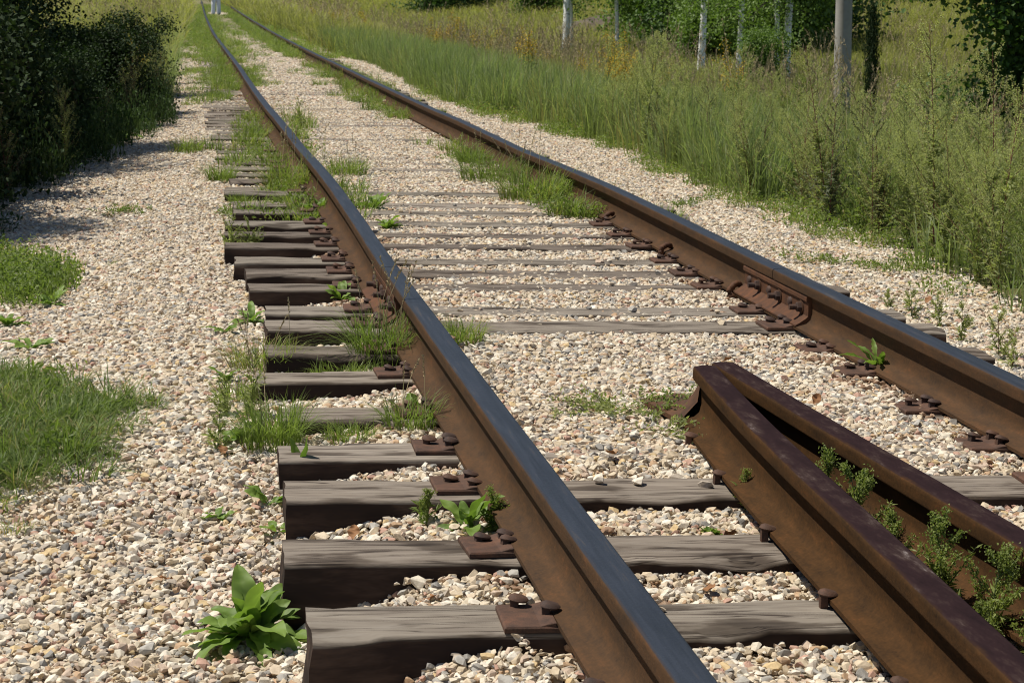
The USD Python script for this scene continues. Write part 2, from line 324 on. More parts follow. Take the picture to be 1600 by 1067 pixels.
M['white_cloth'] = look('white_cloth', {'g': ('geometry', {}), 'n': ('noise_texture', {'scale': 12.0, 'detail': 3.0}), 'r': ('rgb_ramp', {'ramp': [(.3, (.66, .70, .78)), (.7, (.78, .80, .84))]}),
    'b': ('bump', {'strength': .4, 'distance': .02}), 'p': ('principled_bsdf', {'roughness': .9})}, [('g.position', 'n.vector'), ('n.fac', 'r.fac'), ('r.color', 'p.base_color'), ('n.fac', 'b.height'), ('b.normal', 'p.normal')], 'p.BSDF')
def plain(name, c, rough=.8):
    return look(name, {'g': ('geometry', {}), 'n': ('noise_texture', {'scale': 25.0, 'detail': 3.0}), 'r': ('rgb_ramp', {'ramp': [(.3, [x * .75 for x in c]), (.7, [min(1, x * 1.2) for x in c])]}), 'p': ('principled_bsdf', {'roughness': rough})},
                [('g.position', 'n.vector'), ('n.fac', 'r.fac'), ('r.color', 'p.base_color')], 'p.BSDF')
M['grey_cloth'] = plain('grey_cloth', (.16, .17, .2))
M['skin'] = plain('skin', (.42, .26, .19), .6)
M['hair'] = plain('hair', (.04, .028, .02))
M['shoe'] = plain('shoe', (.08, .08, .085))
M['stem_red'] = plain('stem_red', (.17, .05, .04))
M['stem_green'] = plain('stem_green', (.12, .15, .045))
M['straw'] = plain('straw', (.40, .32, .18))
M['flower_yellow'] = plain('flower_yellow', (.56, .38, .02))
M['leaf_litter'] = plain('leaf_litter', (.26, .12, .045))
M['broad'] = foliage('broad_leaf', (.09, .16, .03), (.21, .31, .065), trans=.4, scale=28, rough=.55)
M['grass'] = foliage('track_grass', (.10, .15, .035), (.22, .285, .07), trans=.5, dry=(.34, .29, .13))
M['lawn'] = foliage('path_grass', (.07, .115, .028), (.165, .225, .06), trans=.45, scale=4, dry=(.30, .26, .12))
M['bank_grass'] = foliage('bank_grass', (.15, .21, .085), (.29, .345, .155), trans=.52, scale=1.2, dry=(.38, .34, .15))
M['field_grass'] = foliage('field_grass', (.19, .21, .06), (.35, .34, .12), trans=.52, scale=.45, dry=(.36, .29, .14))
M['mug'] = foliage('mugwort_leaf', (.19, .225, .09), (.36, .385, .175), trans=.55, scale=3)
M['mug_dark'] = foliage('dark_mugwort_leaf', (.075, .095, .05), (.16, .185, .10), trans=.35, scale=3)
M['mug_grey'] = foliage('mugwort_head', (.34, .36, .17), (.52, .53, .28), trans=.55, scale=3)
M['birch_leaf'] = foliage('birch_leaf', (.075, .14, .028), (.17, .26, .055), trans=.35, scale=.9)
M['alder_leaf'] = foliage('alder_leaf', (.035, .075, .02), (.095, .17, .042), trans=.32, scale=2.0, rough=.6)
M['dark_leaf'] = foliage('shade_darkened_leaf', (.012, .026, .007), (.03, .058, .013), trans=.2, scale=1.2, rough=.8)  # shade of the tree row is put into this near-black leaf colour
M['shade_darkened_weed'] = foliage('shade_darkened_weed_leaf', (.022, .045, .012), (.055, .10, .024), trans=.25, scale=3, rough=.7)  # weed colour darkened to stand in for shade along the path edge
M['fleabane'] = foliage('fleabane_leaf', (.15, .20, .05), (.30, .34, .10), trans=.4, scale=12)

# ------------------------------------------------------------------ ground
def grade(lo, hi, fine_lo, fine_hi, step, grow):
    a = list(np.arange(fine_lo, fine_hi + 1e-6, step)); s = step; x = a[-1]
    while x < hi:
        s *= grow; x += s; a.append(x)
    s = step; x = fine_lo
    while x > lo:
        s *= grow; x -= s; a.insert(0, x)
    return np.array(a)
xs = grade(-320, 420, -1.4, 4.6, .06, 1.12)
ys = grade(-60, 620, 3.0, 16.0, .07, 1.03)
gx, gy = np.meshgrid(xs, ys, indexing='ij')
gz = ground(gx, gy)
pp = np.stack([gx, gy, gz], -1).reshape(-1, 3)
rough_ = meshkit.fbm(pp * [7, 7, 1], 3, 4)
stony = np.clip((gx - edge_left(gy)) / .15, 0, 1) * np.clip((edge_right(gy) - gx) / .15, 0, 1)
fade = sstep(48, 75, gy) * (1 - (np.abs(gy - 110) < 5) * (gx > -4) * (gx < 6) * 1.0)
stony = (stony * (1 - .75 * fade)).ravel()
stony = np.maximum(stony, ((np.abs(gy - 110) < 4) & (gx > -4) & (gx < 5.5)).ravel() * .9)
pp[:, 2] += .010 * (rough_ - .5) - .009
n1 = len(ys); i, j = np.meshgrid(np.arange(len(xs) - 1), np.arange(n1 - 1), indexing='ij')
q = np.stack([i * n1 + j, (i + 1) * n1 + j, (i + 1) * n1 + j + 1, i * n1 + j + 1], -1).reshape(-1, 4)
tag(part('ground', (pp, q), M['soil'], smooth=True, attrs={'stony': stony}), 'stony track bed and grassy field under everything', 'ground', kind='structure')

# ------------------------------------------------------------------ rails
def rail_strips(xc, yv, zt, s_head=1.0):
    """Sweep of a flat-bottomed rail (0.18 m high) along y. Strips keep sharp edges sharp. Returns vertices, quads and how worn each vertex is."""
    R = [(.075, 0), (.075, .011)], [(.075, .011), (.032, .023), (.016, .037), (.0095, .062), (.009, .095), (.0125, .124), (.018, .131)], [(.018, .131), (.0355, .137)], [(.0355, .137), (.0375, .142), (.0372, .166)], \
        [(.0372, .166), (.0368, .172), (.0345, .1765), (.031, .1785)], [(.031, .1785), (.015, .1802), (0, .1806)]
    vs, fs, ws, n = [], [], [], 0
    for side in (1, -1):
        for c in R:
            c = np.array(c)
            w = np.clip((c[:, 1] - .171) / .006, 0, 1) * (1 - .30 * np.clip(np.where(side > 0, 0, c[:, 0] - .012) / .02, 0, 1))
            v = np.empty((len(yv), len(c), 3))
            v[..., 0] = xc[:, None] + side * c[:, 0] * np.where(c[:, 1] > .13, s_head, 1)
            v[..., 1] = yv[:, None]
            v[..., 2] = zt[:, None] - .1806 + c[:, 1]
            a, b = np.meshgrid(np.arange(len(yv) - 1), np.arange(len(c) - 1), indexing='ij'); k = len(c)
            qd = np.stack([a * k + b, (a + 1) * k + b, (a + 1) * k + b + 1, a * k + b + 1], -1).reshape(-1, 4)
            if side > 0:
                qd = qd[:, ::-1]
            vs.append(v.reshape(-1, 3)); fs.append(qd + n); ws.append(np.tile(w, len(yv))); n += len(yv) * k
    prof = np.array([p for c in R for p in c])
    for e, flip in ((0, False), (-1, True)):        # ends
        v = np.array([(xc[e] + s * p[0] * (s_head if p[1] > .13 else 1), yv[e], zt[e] - .1806 + p[1]) for p in prof for s in (-1, 1)])
        k = np.arange(len(prof) - 1) * 2
        qd = np.stack([k, k + 1, k + 3, k + 2], -1)
        if flip:
            qd = qd[:, ::-1]
        vs.append(v); fs.append(qd + n); ws.append(np.zeros(len(v))); n += len(v)
    return np.vstack(vs), np.vstack(fs), np.concatenate(ws)

def make_rail(name, label, off, y0, y1, centre=None, top=None, mat='rail', group=None, wear=1.0, s_head=1.0):
    yv = grade(y0, y1, y0, min(y1, y0 + 14), .25, 1.04) if y1 - y0 > 15 else np.linspace(y0, y1, 26)
    yv[-1] = y1
    xc = (centre(yv) if centre else left_centre(yv) + (gauge(yv) if off else 0)); zt = top(yv) if top else rail_top(yv) - (cant(yv) * (xc - .82))
    v, f, w = rail_strips(xc, yv, zt, s_head)
    t = thing(name, label, 'rail', group=group)
    part('rail_body', (v, f), M[mat], t, smooth=True, attrs={'worn': w * wear})
    return t
JOINT = 8.65
rails = {}
rails['ln'] = make_rail('running_rail', 'long rusty running rail with blue-grey worn top sweeping past the camera, near its joint', 0, 1.2, JOINT - .004)
rails['lf'] = make_rail('running_rail', 'running rail on the path side continuing beyond its joint, weeds growing against it', 0, JOINT + .004, 230)
rails['rn'] = make_rail('running_rail', 'running rail beside the weed bank, dandelion at its foot, nearer than the bolted joint', GAUGE, 1.2, JOINT - .004)
rails['rf'] = make_rail('running_rail', 'running rail beside the weed bank beyond the bolted joint, half overgrown with grass', GAUGE, JOINT + .004, 230)

# the two guard rails that run together in a point between the running rails
gl = table([(1.2, 1.30), (3.34, 1.388), (4.25, 1.435), (5.26, 1.484), (6.29, 1.560)])
gr = table([(1.2, 1.89), (3.35, 1.778), (4.36, 1.729), (5.35, 1.681), (6.37, 1.638)])
flat = lambda h: (lambda y: np.full_like(np.asarray(y, float), h))
g1 = make_rail('guard_rail', 'dark brown disused guard rail, the one of the pair with the splayed rusty foot', 0, 1.2, 6.29, gl, flat(.1825), 'guard', wear=1.0)
g2 = make_rail('guard_rail', 'dark brown disused guard rail of the pair on the side of the weed bank', 0, 1.2, 6.37, gr, flat(.1775), 'guard', wear=1.0)
# splayed foot beyond the cut end of the first guard rail
yy = np.linspace(0, .36, 9); prof = []
for k, t in enumerate(yy):
    w0 = .075 + .02 * t; h = .015 + .115 * max(0, 1 - t / .26) ** 1.8
    prof.append([(1.560 - w0 - .10 * t, 6.29 + t, -.002), (1.560 - w0 - .10 * t, 6.29 + t, .013), (1.560 - .022 - .03 * t, 6.29 + t, .017 + h * .4), (1.560 - .012, 6.29 + t, .013 + h), (1.560 + .012, 6.29 + t, .013 + h), (1.560 + .03, 6.29 + t, .017 + h * .4), (1.560 + .06, 6.29 + t, .013), (1.560 + .06, 6.29 + t, -.002)])
v = np.array(prof).reshape(-1, 3); f = [(a * 8 + b, a * 8 + (b + 1) % 8, (a + 1) * 8 + (b + 1) % 8, (a + 1) * 8 + b) for a in range(8) for b in range(8)] + [(64 + 7, 64 + 6, 64 + 5, 64 + 4), (64 + 4, 64 + 3, 64 + 2, 64 + 1), (64 + 1, 64, 64 + 7, 64 + 4)]
part('splayed_foot', (v, f), M['rust'], g1, smooth=40)

# joint bars with bolts
def joint_bar(side_x, face, label):
    """face -1: on the side towards the path; +1: the other side. side_x: the rail's offset."""
    x0 = float(left_centre(JOINT)) + (float(gauge(JOINT)) if side_x else 0); zt = .195 - .1806 - float(cant(JOINT)) * (x0 - .82)
    t = thing('joint_bar', label, 'joint bar', mat4((x0, JOINT, zt)))
    sec = np.array([(.0115, .128), (.030, .133), (.034, .127), (.034, .112), (.026, .104), (.026, .052), (.034, .044), (.062, .026), (.078, .0185), (.078, .0125), (.074, .0125), (.033, .0245), (.0165, .039), (.0115, .062)])
    L = .49; rows = []
    for y in (-L, -L + .004, L - .004, L):
        k = .985 if abs(y) == L else 1
        rows.append(np.stack([face * sec[:, 0] * k, np.full(len(sec), y), sec[:, 1]], 1))
    n = len(sec); v = np.vstack(rows)
    f = [(a * n + b, a * n + (b + 1) % n, (a + 1) * n + (b + 1) % n, (a + 1) * n + b) for a in range(3) for b in range(n)]
    from shapely.geometry import Polygon
    tri = trimesh.creation.triangulate_polygon(Polygon(sec), engine='earcut')
    idx = np.array([np.argmin(np.hypot(*(sec - p).T)) for p in tri[0]]); tf = idx[np.asarray(tri[1])]
    f3 = np.vstack([np.array(f)[:, [0, 1, 2]], np.array(f)[:, [0, 2, 3]], tf, tf[:, ::-1] + 3 * n])
    m = trimesh.Trimesh(v, f3, process=False); m.fix_normals()
    part('bar', (m.vertices, m.faces), M['rust_bar'], t, smooth=25)
    ang = np.arange(6) * np.pi / 3
    for k, y in enumerate((-.40, -.24, -.08, .08, .24, .40)):
        if (k % 2 == 0) == (face < 0):
            nut = hull(np.array([(face * xx, y + .021 * s * math.cos(a), .078 + .021 * s * math.sin(a)) for a in ang for xx, s in ((.026, 1), (.046, 1), (.049, .8))]))
            part('nut', nut, M['rust_dark'], t)
            part('bolt_end', moved(tube([(face * .045, y, .078), (face * .078, y, .078)], .0115, 10), np.eye(4)), M['rust_dark'], t, smooth=40)
            part('washer', tube([(face * .0255, y, .078), (face * .031, y, .078)], .029, 14), M['rust'], t, smooth=40)
        else:
            b2 = np.arange(12) * np.pi / 6
            part('bolt_head', hull(np.array([(face * xx, y + .024 * s * math.cos(a), .078 + .02 * s * math.sin(a)) for a in b2 for xx, s in ((.026, 1), (.033, .95), (.038, .6))])), M['rust_dark'], t, smooth=50)
    return t
joint_bar(0, -1, 'rusty joint bar bolted on the path-facing web of the rail, partly behind tall grass')
joint_bar(GAUGE, -1, 'rusty joint bar with square nuts on the rail beside the weed bank')

# rail anchors clipped on the foot of the far rail
def anchor(parent, y):
    x0 = float(left_centre(y) + gauge(y)); z0 = float(rail_top(y)) - .1806 - float(cant(y)) * (x0 - .82)
    pts = [(x0 - .035, y + .02, z0 + .034), (x0 - .055, y, z0 + .046), (x0 - .082, y - .01, z0 + .036), (x0 - .095, y - .015, z0 + .014), (x0 - .088, y - .02, z0 - .004), (x0 - .06, y - .02, z0 - .012)]
    from scipy.interpolate import CubicSpline
    p = CubicSpline(np.arange(6), np.array(pts))(np.linspace(0, 5, 22))
    p = p + np.random.default_rng(int(y * 10)).normal(0, .0022, p.shape)
    part('rail_anchor', tube(p, np.linspace(.013, .017, 22), 6), M['rust_bar'], parent, smooth=True)
anchor(rails['rf'], 12.15); anchor(rails['rf'], 10.62); anchor(rails['rf'], 9.16)

# ------------------------------------------------------------------ sleepers with plates and spikes
def sleeper_mesh(L, Wd, H, seed, nseg):
    """Adzed timber: rounded rectangle swept along x, top at z = 0, surface uneven, top edge chipped. Returns vertices, quads, bleached."""
    hw = Wd / 2
    top = [(-hw, -.03), (-hw, -.014), (-hw, -.009), (-hw + .002, -.003), (-hw + .007, 0)] + [(-hw + .007 + (Wd - .014) * k / 9, 0) for k in range(1, 9)] + [(hw - .007, 0), (hw - .002, -.003), (hw, -.009), (hw, -.014), (hw, -.03)]
    side = [(hw, -.07), (hw, -.12), (hw - .004, -H), (-hw + .004, -H), (-hw, -.12), (-hw, -.07)]
    c = np.array(top + side); n = len(c); X = np.linspace(-L / 2, L / 2, nseg + 1)
    rng = np.random.default_rng(seed)
    v = np.empty((nseg + 1, n, 3)); v[..., 0] = X[:, None]; v[..., 1] = c[:, 0]; v[..., 2] = c[:, 1]
    p = v.reshape(-1, 3)
    o = rng.uniform(0, 50, 3)
    big = meshkit.fbm(p * [1.6, 6, 6] + o, 3, seed) - .5
    fine = meshkit.fbm(p * [4, 55, 30] + o, 3, seed + 1) - .5
    istop = np.clip((p[:, 2] + .02) / .018, 0, 1)
    p[:, 2] += istop * (.006 * big + .0045 * fine)
    p[:, 1] += .003 * (meshkit.fbm(p * [3, 3, 20] + o + 9, 3, seed + 2) - .5) * 2 + .004 * big
    edge = (np.abs(np.abs(p[:, 1]) - hw) < .014) & (p[:, 2] > -.02)
    chip = np.clip(meshkit.fbm(np.stack([p[:, 0] * 4 + o[0], np.sign(p[:, 1]), 0 * p[:, 0]], 1), 3, seed + 3) - .52, 0, 1)
    p[edge, 2] -= .07 * chip[edge]
    p[:, 0] += (np.abs(p[:, 0]) > L / 2 - 1e-6) * .012 * (meshkit.fbm(p * [1, 12, 12] + o, 2, seed + 5) - .5) * 2
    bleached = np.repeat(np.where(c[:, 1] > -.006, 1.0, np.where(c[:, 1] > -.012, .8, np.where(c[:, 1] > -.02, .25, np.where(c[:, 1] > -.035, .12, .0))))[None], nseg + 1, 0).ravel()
    i, j = np.meshgrid(np.arange(nseg), np.arange(n), indexing='ij')
    f = np.stack([i * n + j, (i + 1) * n + j, (i + 1) * n + (j + 1) % n, i * n + (j + 1) % n], -1).reshape(-1, 4)[:, ::-1]
    ends = []; e0 = len(p)
    cv = np.vstack([p[:n], p[-n:], [p[:n].mean(0)], [p[-n:].mean(0)]])
    for k in range(n):
        ends.append((e0 + 2 * n, e0 + k, e0 + (k + 1) % n)); ends.append((e0 + 2 * n + 1, e0 + n + (k + 1) % n, e0 + n + k))
    tri = np.vstack([f[:, [0, 1, 2]], f[:, [0, 2, 3]], np.array(ends)])
    return np.vstack([p, cv]), tri, np.concatenate([bleached, np.zeros(len(cv))])

def spike_mesh(seed):
    """Rail spike: square shank and an oval head that leans over the rail foot (towards +x)."""
    rng = np.random.default_rng(seed)
    sh = box((-.009, -.009, -.05), (.009, .009, .018), .0015)
    a = np.arange(12) * np.pi / 6
    hd = hull(np.vstack([np.stack([.009 + s * .023 * np.cos(a), s * .0185 * np.sin(a), np.full(12, z) - .003 * np.cos(a)], 1) for z, s in ((.012, .85), (.016, 1), (.022, .8), (.025, .4))]))
    m = join([sh, hd])
    return moved(m, mat4((0, 0, rng.uniform(-.003, .006)), rng.uniform(-.25, .25), 1, (rng.uniform(-.1, .1), rng.uniform(-.08, .12))))

def plate_mesh():
    """Tie plate with two shoulders beside the rail foot and a bevelled rim."""
    hx, hy, t = .185, .082, .013
    b = hull(np.array([(sx * x * (.72 if sx > 0 else 1), sy * y, z) for sx in (-1, 1) for sy in (-1, 1) for x, y, z in ((hx, hy, 0), (hx, hy, t * .7), (hx - .004, hy - .003, t))]))
    ms = [b]
    for s in (-1, 1):
        ms.append(hull(np.array([(s * x, sy * y, z) for sy in (-1, 1) for x, y, z in ((.0765, hy - .002, t - .001), (.0765, hy - .002, t + .007), (.086, hy - .004, t + .007), (.112, hy - .004, t - .001))])))
    return join(ms)
PLATE = plate_mesh()

sleepers = []
YS = [3.78, 4.36, 4.95, 5.57, 6.06, 6.64, 7.31, 7.80, 8.38, 8.82, 9.55, 10.02, 10.49, 11.11, 11.64, 12.19, 12.83, 13.34]
YS = [a * .991 for a in YS]
XL = [.22, .231, .206, .24, .247, .273, .227, .277, .30, .316, .272, .271, .232, .197, .208, .219, .278, .29]
LAB = ['lowest sleeper in view, a strip of pale top beside the guard rail foot',
       'thick dark-faced sleeper at the lowest left corner of the ladder of sleepers, pale scraped top',
       'deep dark sleeper with a knotty cracked top beside the big dock plant',
       'brownish sleeper whose sunlit scarred face shows above the gravel, young dock plant at the rail',
       'sleeper with one tall leaf standing upright in front of its end',
       'flush pale tan sleeper end with a split front edge, grass growing over it',
       'sleeper with saw-marked grey top between two tufts of grass, lone in clear gravel',
       'bleached sleeper end nearly swallowed by grass and plantain',
       'narrow brown sleeper end behind the tall seeding grass by the rail joint',
       'sleeper end just behind the joint with leafy weeds at its side',
       'dark sleeper under the joint with small leafy weeds before its face',
       'pale flaking sleeper just beyond the rail joint',
       'black-faced sleeper jutting least into the path, next beyond the flaking one',
       'longest jutting sleeper of the close-set row, dark twiggy weed at its end',
       'grey sleeper in the close-set row behind the dark twiggy weed',
       'sleeper at the back of the close-set row, bare dark face towards the path',
       'mossy greenish sleeper end before a leafy clump at the rail',
       'low dark sleeper end beyond the mossy one, patch of grass on it']
rs = np.random.default_rng(5)
y = 14.05
while y < 46:
    YS.append(y); XL.append(float(left_centre(y)) - .57 + rs.normal(0, .03)); LAB.append(None); y += rs.normal(.545, .035)
for k, (y, xl) in enumerate(zip(YS, XL)):
    near = k < 18
    Wd = (.215 + .02 * rs.random()) if near else .23
    L = 2.70 + rs.uniform(-.04, .06)
    z = float(rail_top(y)) - .195 + (0 if near else rs.normal(-.004, .006))
    if k == 8: z += .006
    if k == 5: z -= .004
    rz = rs.normal(0, .004) - .012
    cn = float(cant(y)); z -= cn * (xl + L / 2 - .82)
    t = thing('sleeper', LAB[k] or 'weathered grey sleeper half buried in gravel far along the track', 'sleeper', mat4((xl + L / 2, y, z), rz, 1, (rs.normal(0, .01), cn + rs.normal(0, .002))), None if near else 'sleepers half buried far along the track')
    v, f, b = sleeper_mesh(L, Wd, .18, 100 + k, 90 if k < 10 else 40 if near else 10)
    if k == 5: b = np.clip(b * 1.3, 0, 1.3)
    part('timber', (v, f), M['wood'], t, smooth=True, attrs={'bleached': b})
    if k < 26:
        for ri, off in enumerate((0, float(gauge(y)))):
            xr = float(left_centre(y)) + off - (xl + L / 2)
            zp = .0015
            part('tie_plate', moved(PLATE, mat4((xr, rs.normal(0, .012), zp), rs.normal(0, .02))), M['rust_plate'], t, smooth=25)
            if k < 20:
                for dx, dy, ang in ((-.088, -.035, 0), (-.088, .045, 0), (-.145, .03, 0), (.088, -.035, np.pi), (.088, .045, np.pi)):
                    if rs.random() < .12: continue
                    part('spike', moved(spike_mesh(k * 10 + ri), mat4((xr + dx, dy + rs.normal(0, .006), zp + (.013 if abs(dx) < .1 else .007)), ang + rs.normal(0, .15))), M['rust_dark' if rs.random() < .6 else 'rust_plate'], t, smooth=40)
    if k < 5:
        for gx0, s in ((float(gl(y)) - .084, 0), (float(gr(y)) + .084, np.pi)):
            part('spike', moved(spike_mesh(k * 7 + 3), mat4((gx0 - (xl + L / 2), .04, .012), s + .1)), M['rust_plate'], t, smooth=40)

# ------------------------------------------------------------------ gravel
def stone_patch(seed, n, R, smin, smax, flat=.62):
    rng = np.random.default_rng(seed); out = []; sh = []
    for k in range(n):
        s = smin * (smax / smin) ** (rng.random() ** 1.25) * .5
        m = rng.integers(13, 20)
        d = rng.normal(size=(m, 3)); d /= np.linalg.norm(d, axis=1, keepdims=True)
        p = d * rng.uniform(.9, 1.05, (m, 1)) * s * np.array([rng.uniform(.95, 1.4), rng.uniform(.8, 1.05), rng.uniform(flat * .8, flat * 1.25)])
        h = hull(p)
        a = rng.uniform(0, 6.28); r = R * math.sqrt(rng.random())
        sh.append(np.full(len(h[0]), rng.random()))
        out.append(moved(h, mat4((r * math.cos(a), r * math.sin(a), rng.uniform(-.003, .004) + s * .2), rng.uniform(0, 6.28), 1, tuple(rng.normal(0, .35, 2)))))
    return join(out), {'shade': np.concatenate(sh)}
def proto(mesh, mat, smooth=False, attrs=None):
    return lambda path: part(None, mesh, mat, path=path, smooth=smooth, attrs=attrs)
rg = np.random.default_rng(11)
patches = [proto(m_, M['stone'], False, a_) for m_, a_ in [stone_patch(s, 150, .15, .009, .034) for s in range(10)] + [stone_patch(50 + s, 40, .16, .008, .03) for s in range(4)] + [stone_patch(70 + s, 1, .0, .026, .045) for s in range(6)]] + [proto(m_, M['stone_rusty'], False, a_) for m_, a_ in [stone_patch(90 + s, 60, .13, .010, .034) for s in range(2)]]
mats, which = [], []
def add_patch(x, y, kind, s=1.0, dz=0.0):
    e = .05
    gx_, gy_ = (float(ground(x + e, y)) - float(ground(x - e, y))) / (2 * e), (float(ground(x, y + e)) - float(ground(x, y - e))) / (2 * e)
    Mx = mat4((x, y, float(ground(x, y)) + dz), rg.uniform(0, 6.28), s)
    n = np.array([-np.clip(gx_, -.6, .6), -np.clip(gy_, -.3, .3), 1.0]); n /= np.linalg.norm(n)
    a = np.cross([0, 0, 1.0], n); sn = np.linalg.norm(a)
    if sn > 1e-6:
        from scipy.spatial.transform import Rotation
        Mx[:3, :3] = Rotation.from_rotvec(a / sn * math.asin(min(1, sn))).as_matrix() @ Mx[:3, :3]
    mats.append(Mx); which.append(kind)
step = .148
yy = 2.6
while yy < 60:
    st = step if yy < 26 else step * 1.45
    lo, hi = max(float(edge_left(yy)) - .12, -.19 * yy - .4), min(float(edge_right(yy)) + .12, .42 * yy + 1.2)
    for xx in np.arange(lo, hi, st):
        x_, y_ = xx + rg.uniform(-.06, .06), yy + rg.uniform(-.06, .06)
        bare = float(sstep(.25, .5, meshkit.noise(np.array([[x_ * 1.3 + 4, y_ * 1.3, 3.0]]), 2)[0])) if True else 1
        sandy = max(0.0, 1 - math.hypot((x_ + .02) / .5, (y_ - 3.9) / .95))
        if rg.random() < sandy * 1.3:
            add_patch(x_, y_, 10 + rg.integers(0, 4), 1.0, -.012)
            continue
        if yy > 46 and rg.random() < .55: continue
        near_rail = min(abs(x_ - float(left_centre(y_))), abs(x_ - float(left_centre(y_) + gauge(y_)))) < .17
        add_patch(x_, y_, 20 + rg.integers(0, 2) if near_rail and rg.random() < .5 else rg.integers(0, 10), rg.uniform(.9, 1.2) * (1 if yy < 26 else 1.4), rg.uniform(-.003, .005))
    yy += st
# loose stones lying on sleepers and rail feet
for k in range(60):
    y0 = YS[rg.integers(0, 18)]
    x0 = rg.uniform(.95, 2.3)
    add_patch(x0, y0 + rg.uniform(-.08, .08), 14 + rg.integers(0, 6), 1, float(rail_top(y0)) - .195 - float(cant(y0)) * (x0 - .82) - float(ground(x0, y0)) + .004)
instancer('gravel', patches, mats, which, 'crushed cream and grey stones bedding the whole track and path', 'gravel')

# ------------------------------------------------------------------ plant shapes
def leaflets(pos, d, L, Wd, rng, fold=.25, up=None):
    """Small leaves as folded diamonds. pos, d: n x 3; L, Wd: lengths and widths."""
    n = len(pos); pos = np.asarray(pos, float); d = np.asarray(d, float); d = d / (np.linalg.norm(d, axis=1, keepdims=True) + 1e-9)
    L, Wd = np.broadcast_to(L, n), np.broadcast_to(Wd, n)
    s = np.cross(d, rng.normal(size=(n, 3)) * .8 + [0, 0, 1.2]); s /= np.linalg.norm(s, axis=1, keepdims=True) + 1e-9
    nn = np.cross(s, d)
    mid = pos + d * (L * .45)[:, None]
    v = np.stack([pos, mid + s * (Wd * .5)[:, None] + nn * (Wd * fold)[:, None], pos + d * L[:, None], mid - s * (Wd * .5)[:, None] + nn * (Wd * fold)[:, None]], 1)
    k = np.arange(n)[:, None] * 4
    f = np.stack([k + [0, 1, 2], k + [0, 2, 3]], 1).reshape(-1, 3)
    return v.reshape(-1, 3), f, np.repeat(rng.random(n), 4)

def merge(parts):
    """[(v, f, shade)] -> (v, f), shade"""
    v, f = join([(p[0], p[1]) for p in parts])
    return (v, f), {'shade': np.concatenate([p[2] for p in parts])}

def blades(rng, n, R, h, w, lean=(.1, .8), hvar=.5):
    a, r = rng.uniform(0, 6.283, n), R * np.sqrt(rng.random(n))
    base = np.stack([r * np.cos(a), r * np.sin(a), np.full(n, -.01)], 1)
    az = a + rng.normal(0, .9, n); H = h * (1 - hvar * rng.random(n)); Ln = rng.uniform(lean[0], lean[1], n)
    d = np.stack([np.cos(az), np.sin(az), 0 * az], 1); tw = az + np.pi / 2 + rng.normal(0, .5, n)
    s = np.stack([np.cos(tw), np.sin(tw), 0 * tw], 1)
    out = []
    for t, k in ((0, .8), (.35, 1), (.7, .7), (1, 0)):
        c = base + d * (Ln * H * t ** 1.8)[:, None]; c[:, 2] += H * t * (1 - .45 * Ln * t * t)
        if k: out += [c + s * w * .5 * k, c - s * w * .5 * k]
        else: out.append(c)
    v = np.stack(out, 1); k = np.arange(n)[:, None] * 7
    f = np.stack([k + q for q in ([0, 1, 3], [0, 3, 2], [2, 3, 5], [2, 5, 4], [4, 5, 6])], 1).reshape(-1, 3)
    return v.reshape(-1, 3), f, np.repeat(rng.random(n), 7)

def panicles(rng, n, R, h):
    """Dry grass stems with buff seed heads: (stems, heads)."""
    st, hd = [], []
    for k in range(n):
        a, r = rng.uniform(0, 6.28), R * math.sqrt(rng.random()); H = h * rng.uniform(.75, 1.1); az, ln = rng.uniform(0, 6.28), rng.uniform(.05, .35)
        t = np.linspace(0, 1, 6)
        p = np.stack([r * math.cos(a) + math.cos(az) * ln * H * t ** 2, r * math.sin(a) + math.sin(az) * ln * H * t ** 2, H * t * (1 - .2 * ln * t)], 1)
        v, f = tube(p, np.linspace(.0018, .0008, 6), 3, False); st.append((v, f, np.full(len(v), rng.random())))
        m = 34; tt = rng.uniform(.72, 1.0, m)
        c = np.stack([np.interp(tt, t, p[:, q]) for q in range(3)], 1)
        d = rng.normal(size=(m, 3)) * .35 + [math.cos(az) * .3, math.sin(az) * .3, 1]
        hd.append(leaflets(c, d, rng.uniform(.02, .045, m) * h, .006, rng))
    return merge(st), merge(hd)

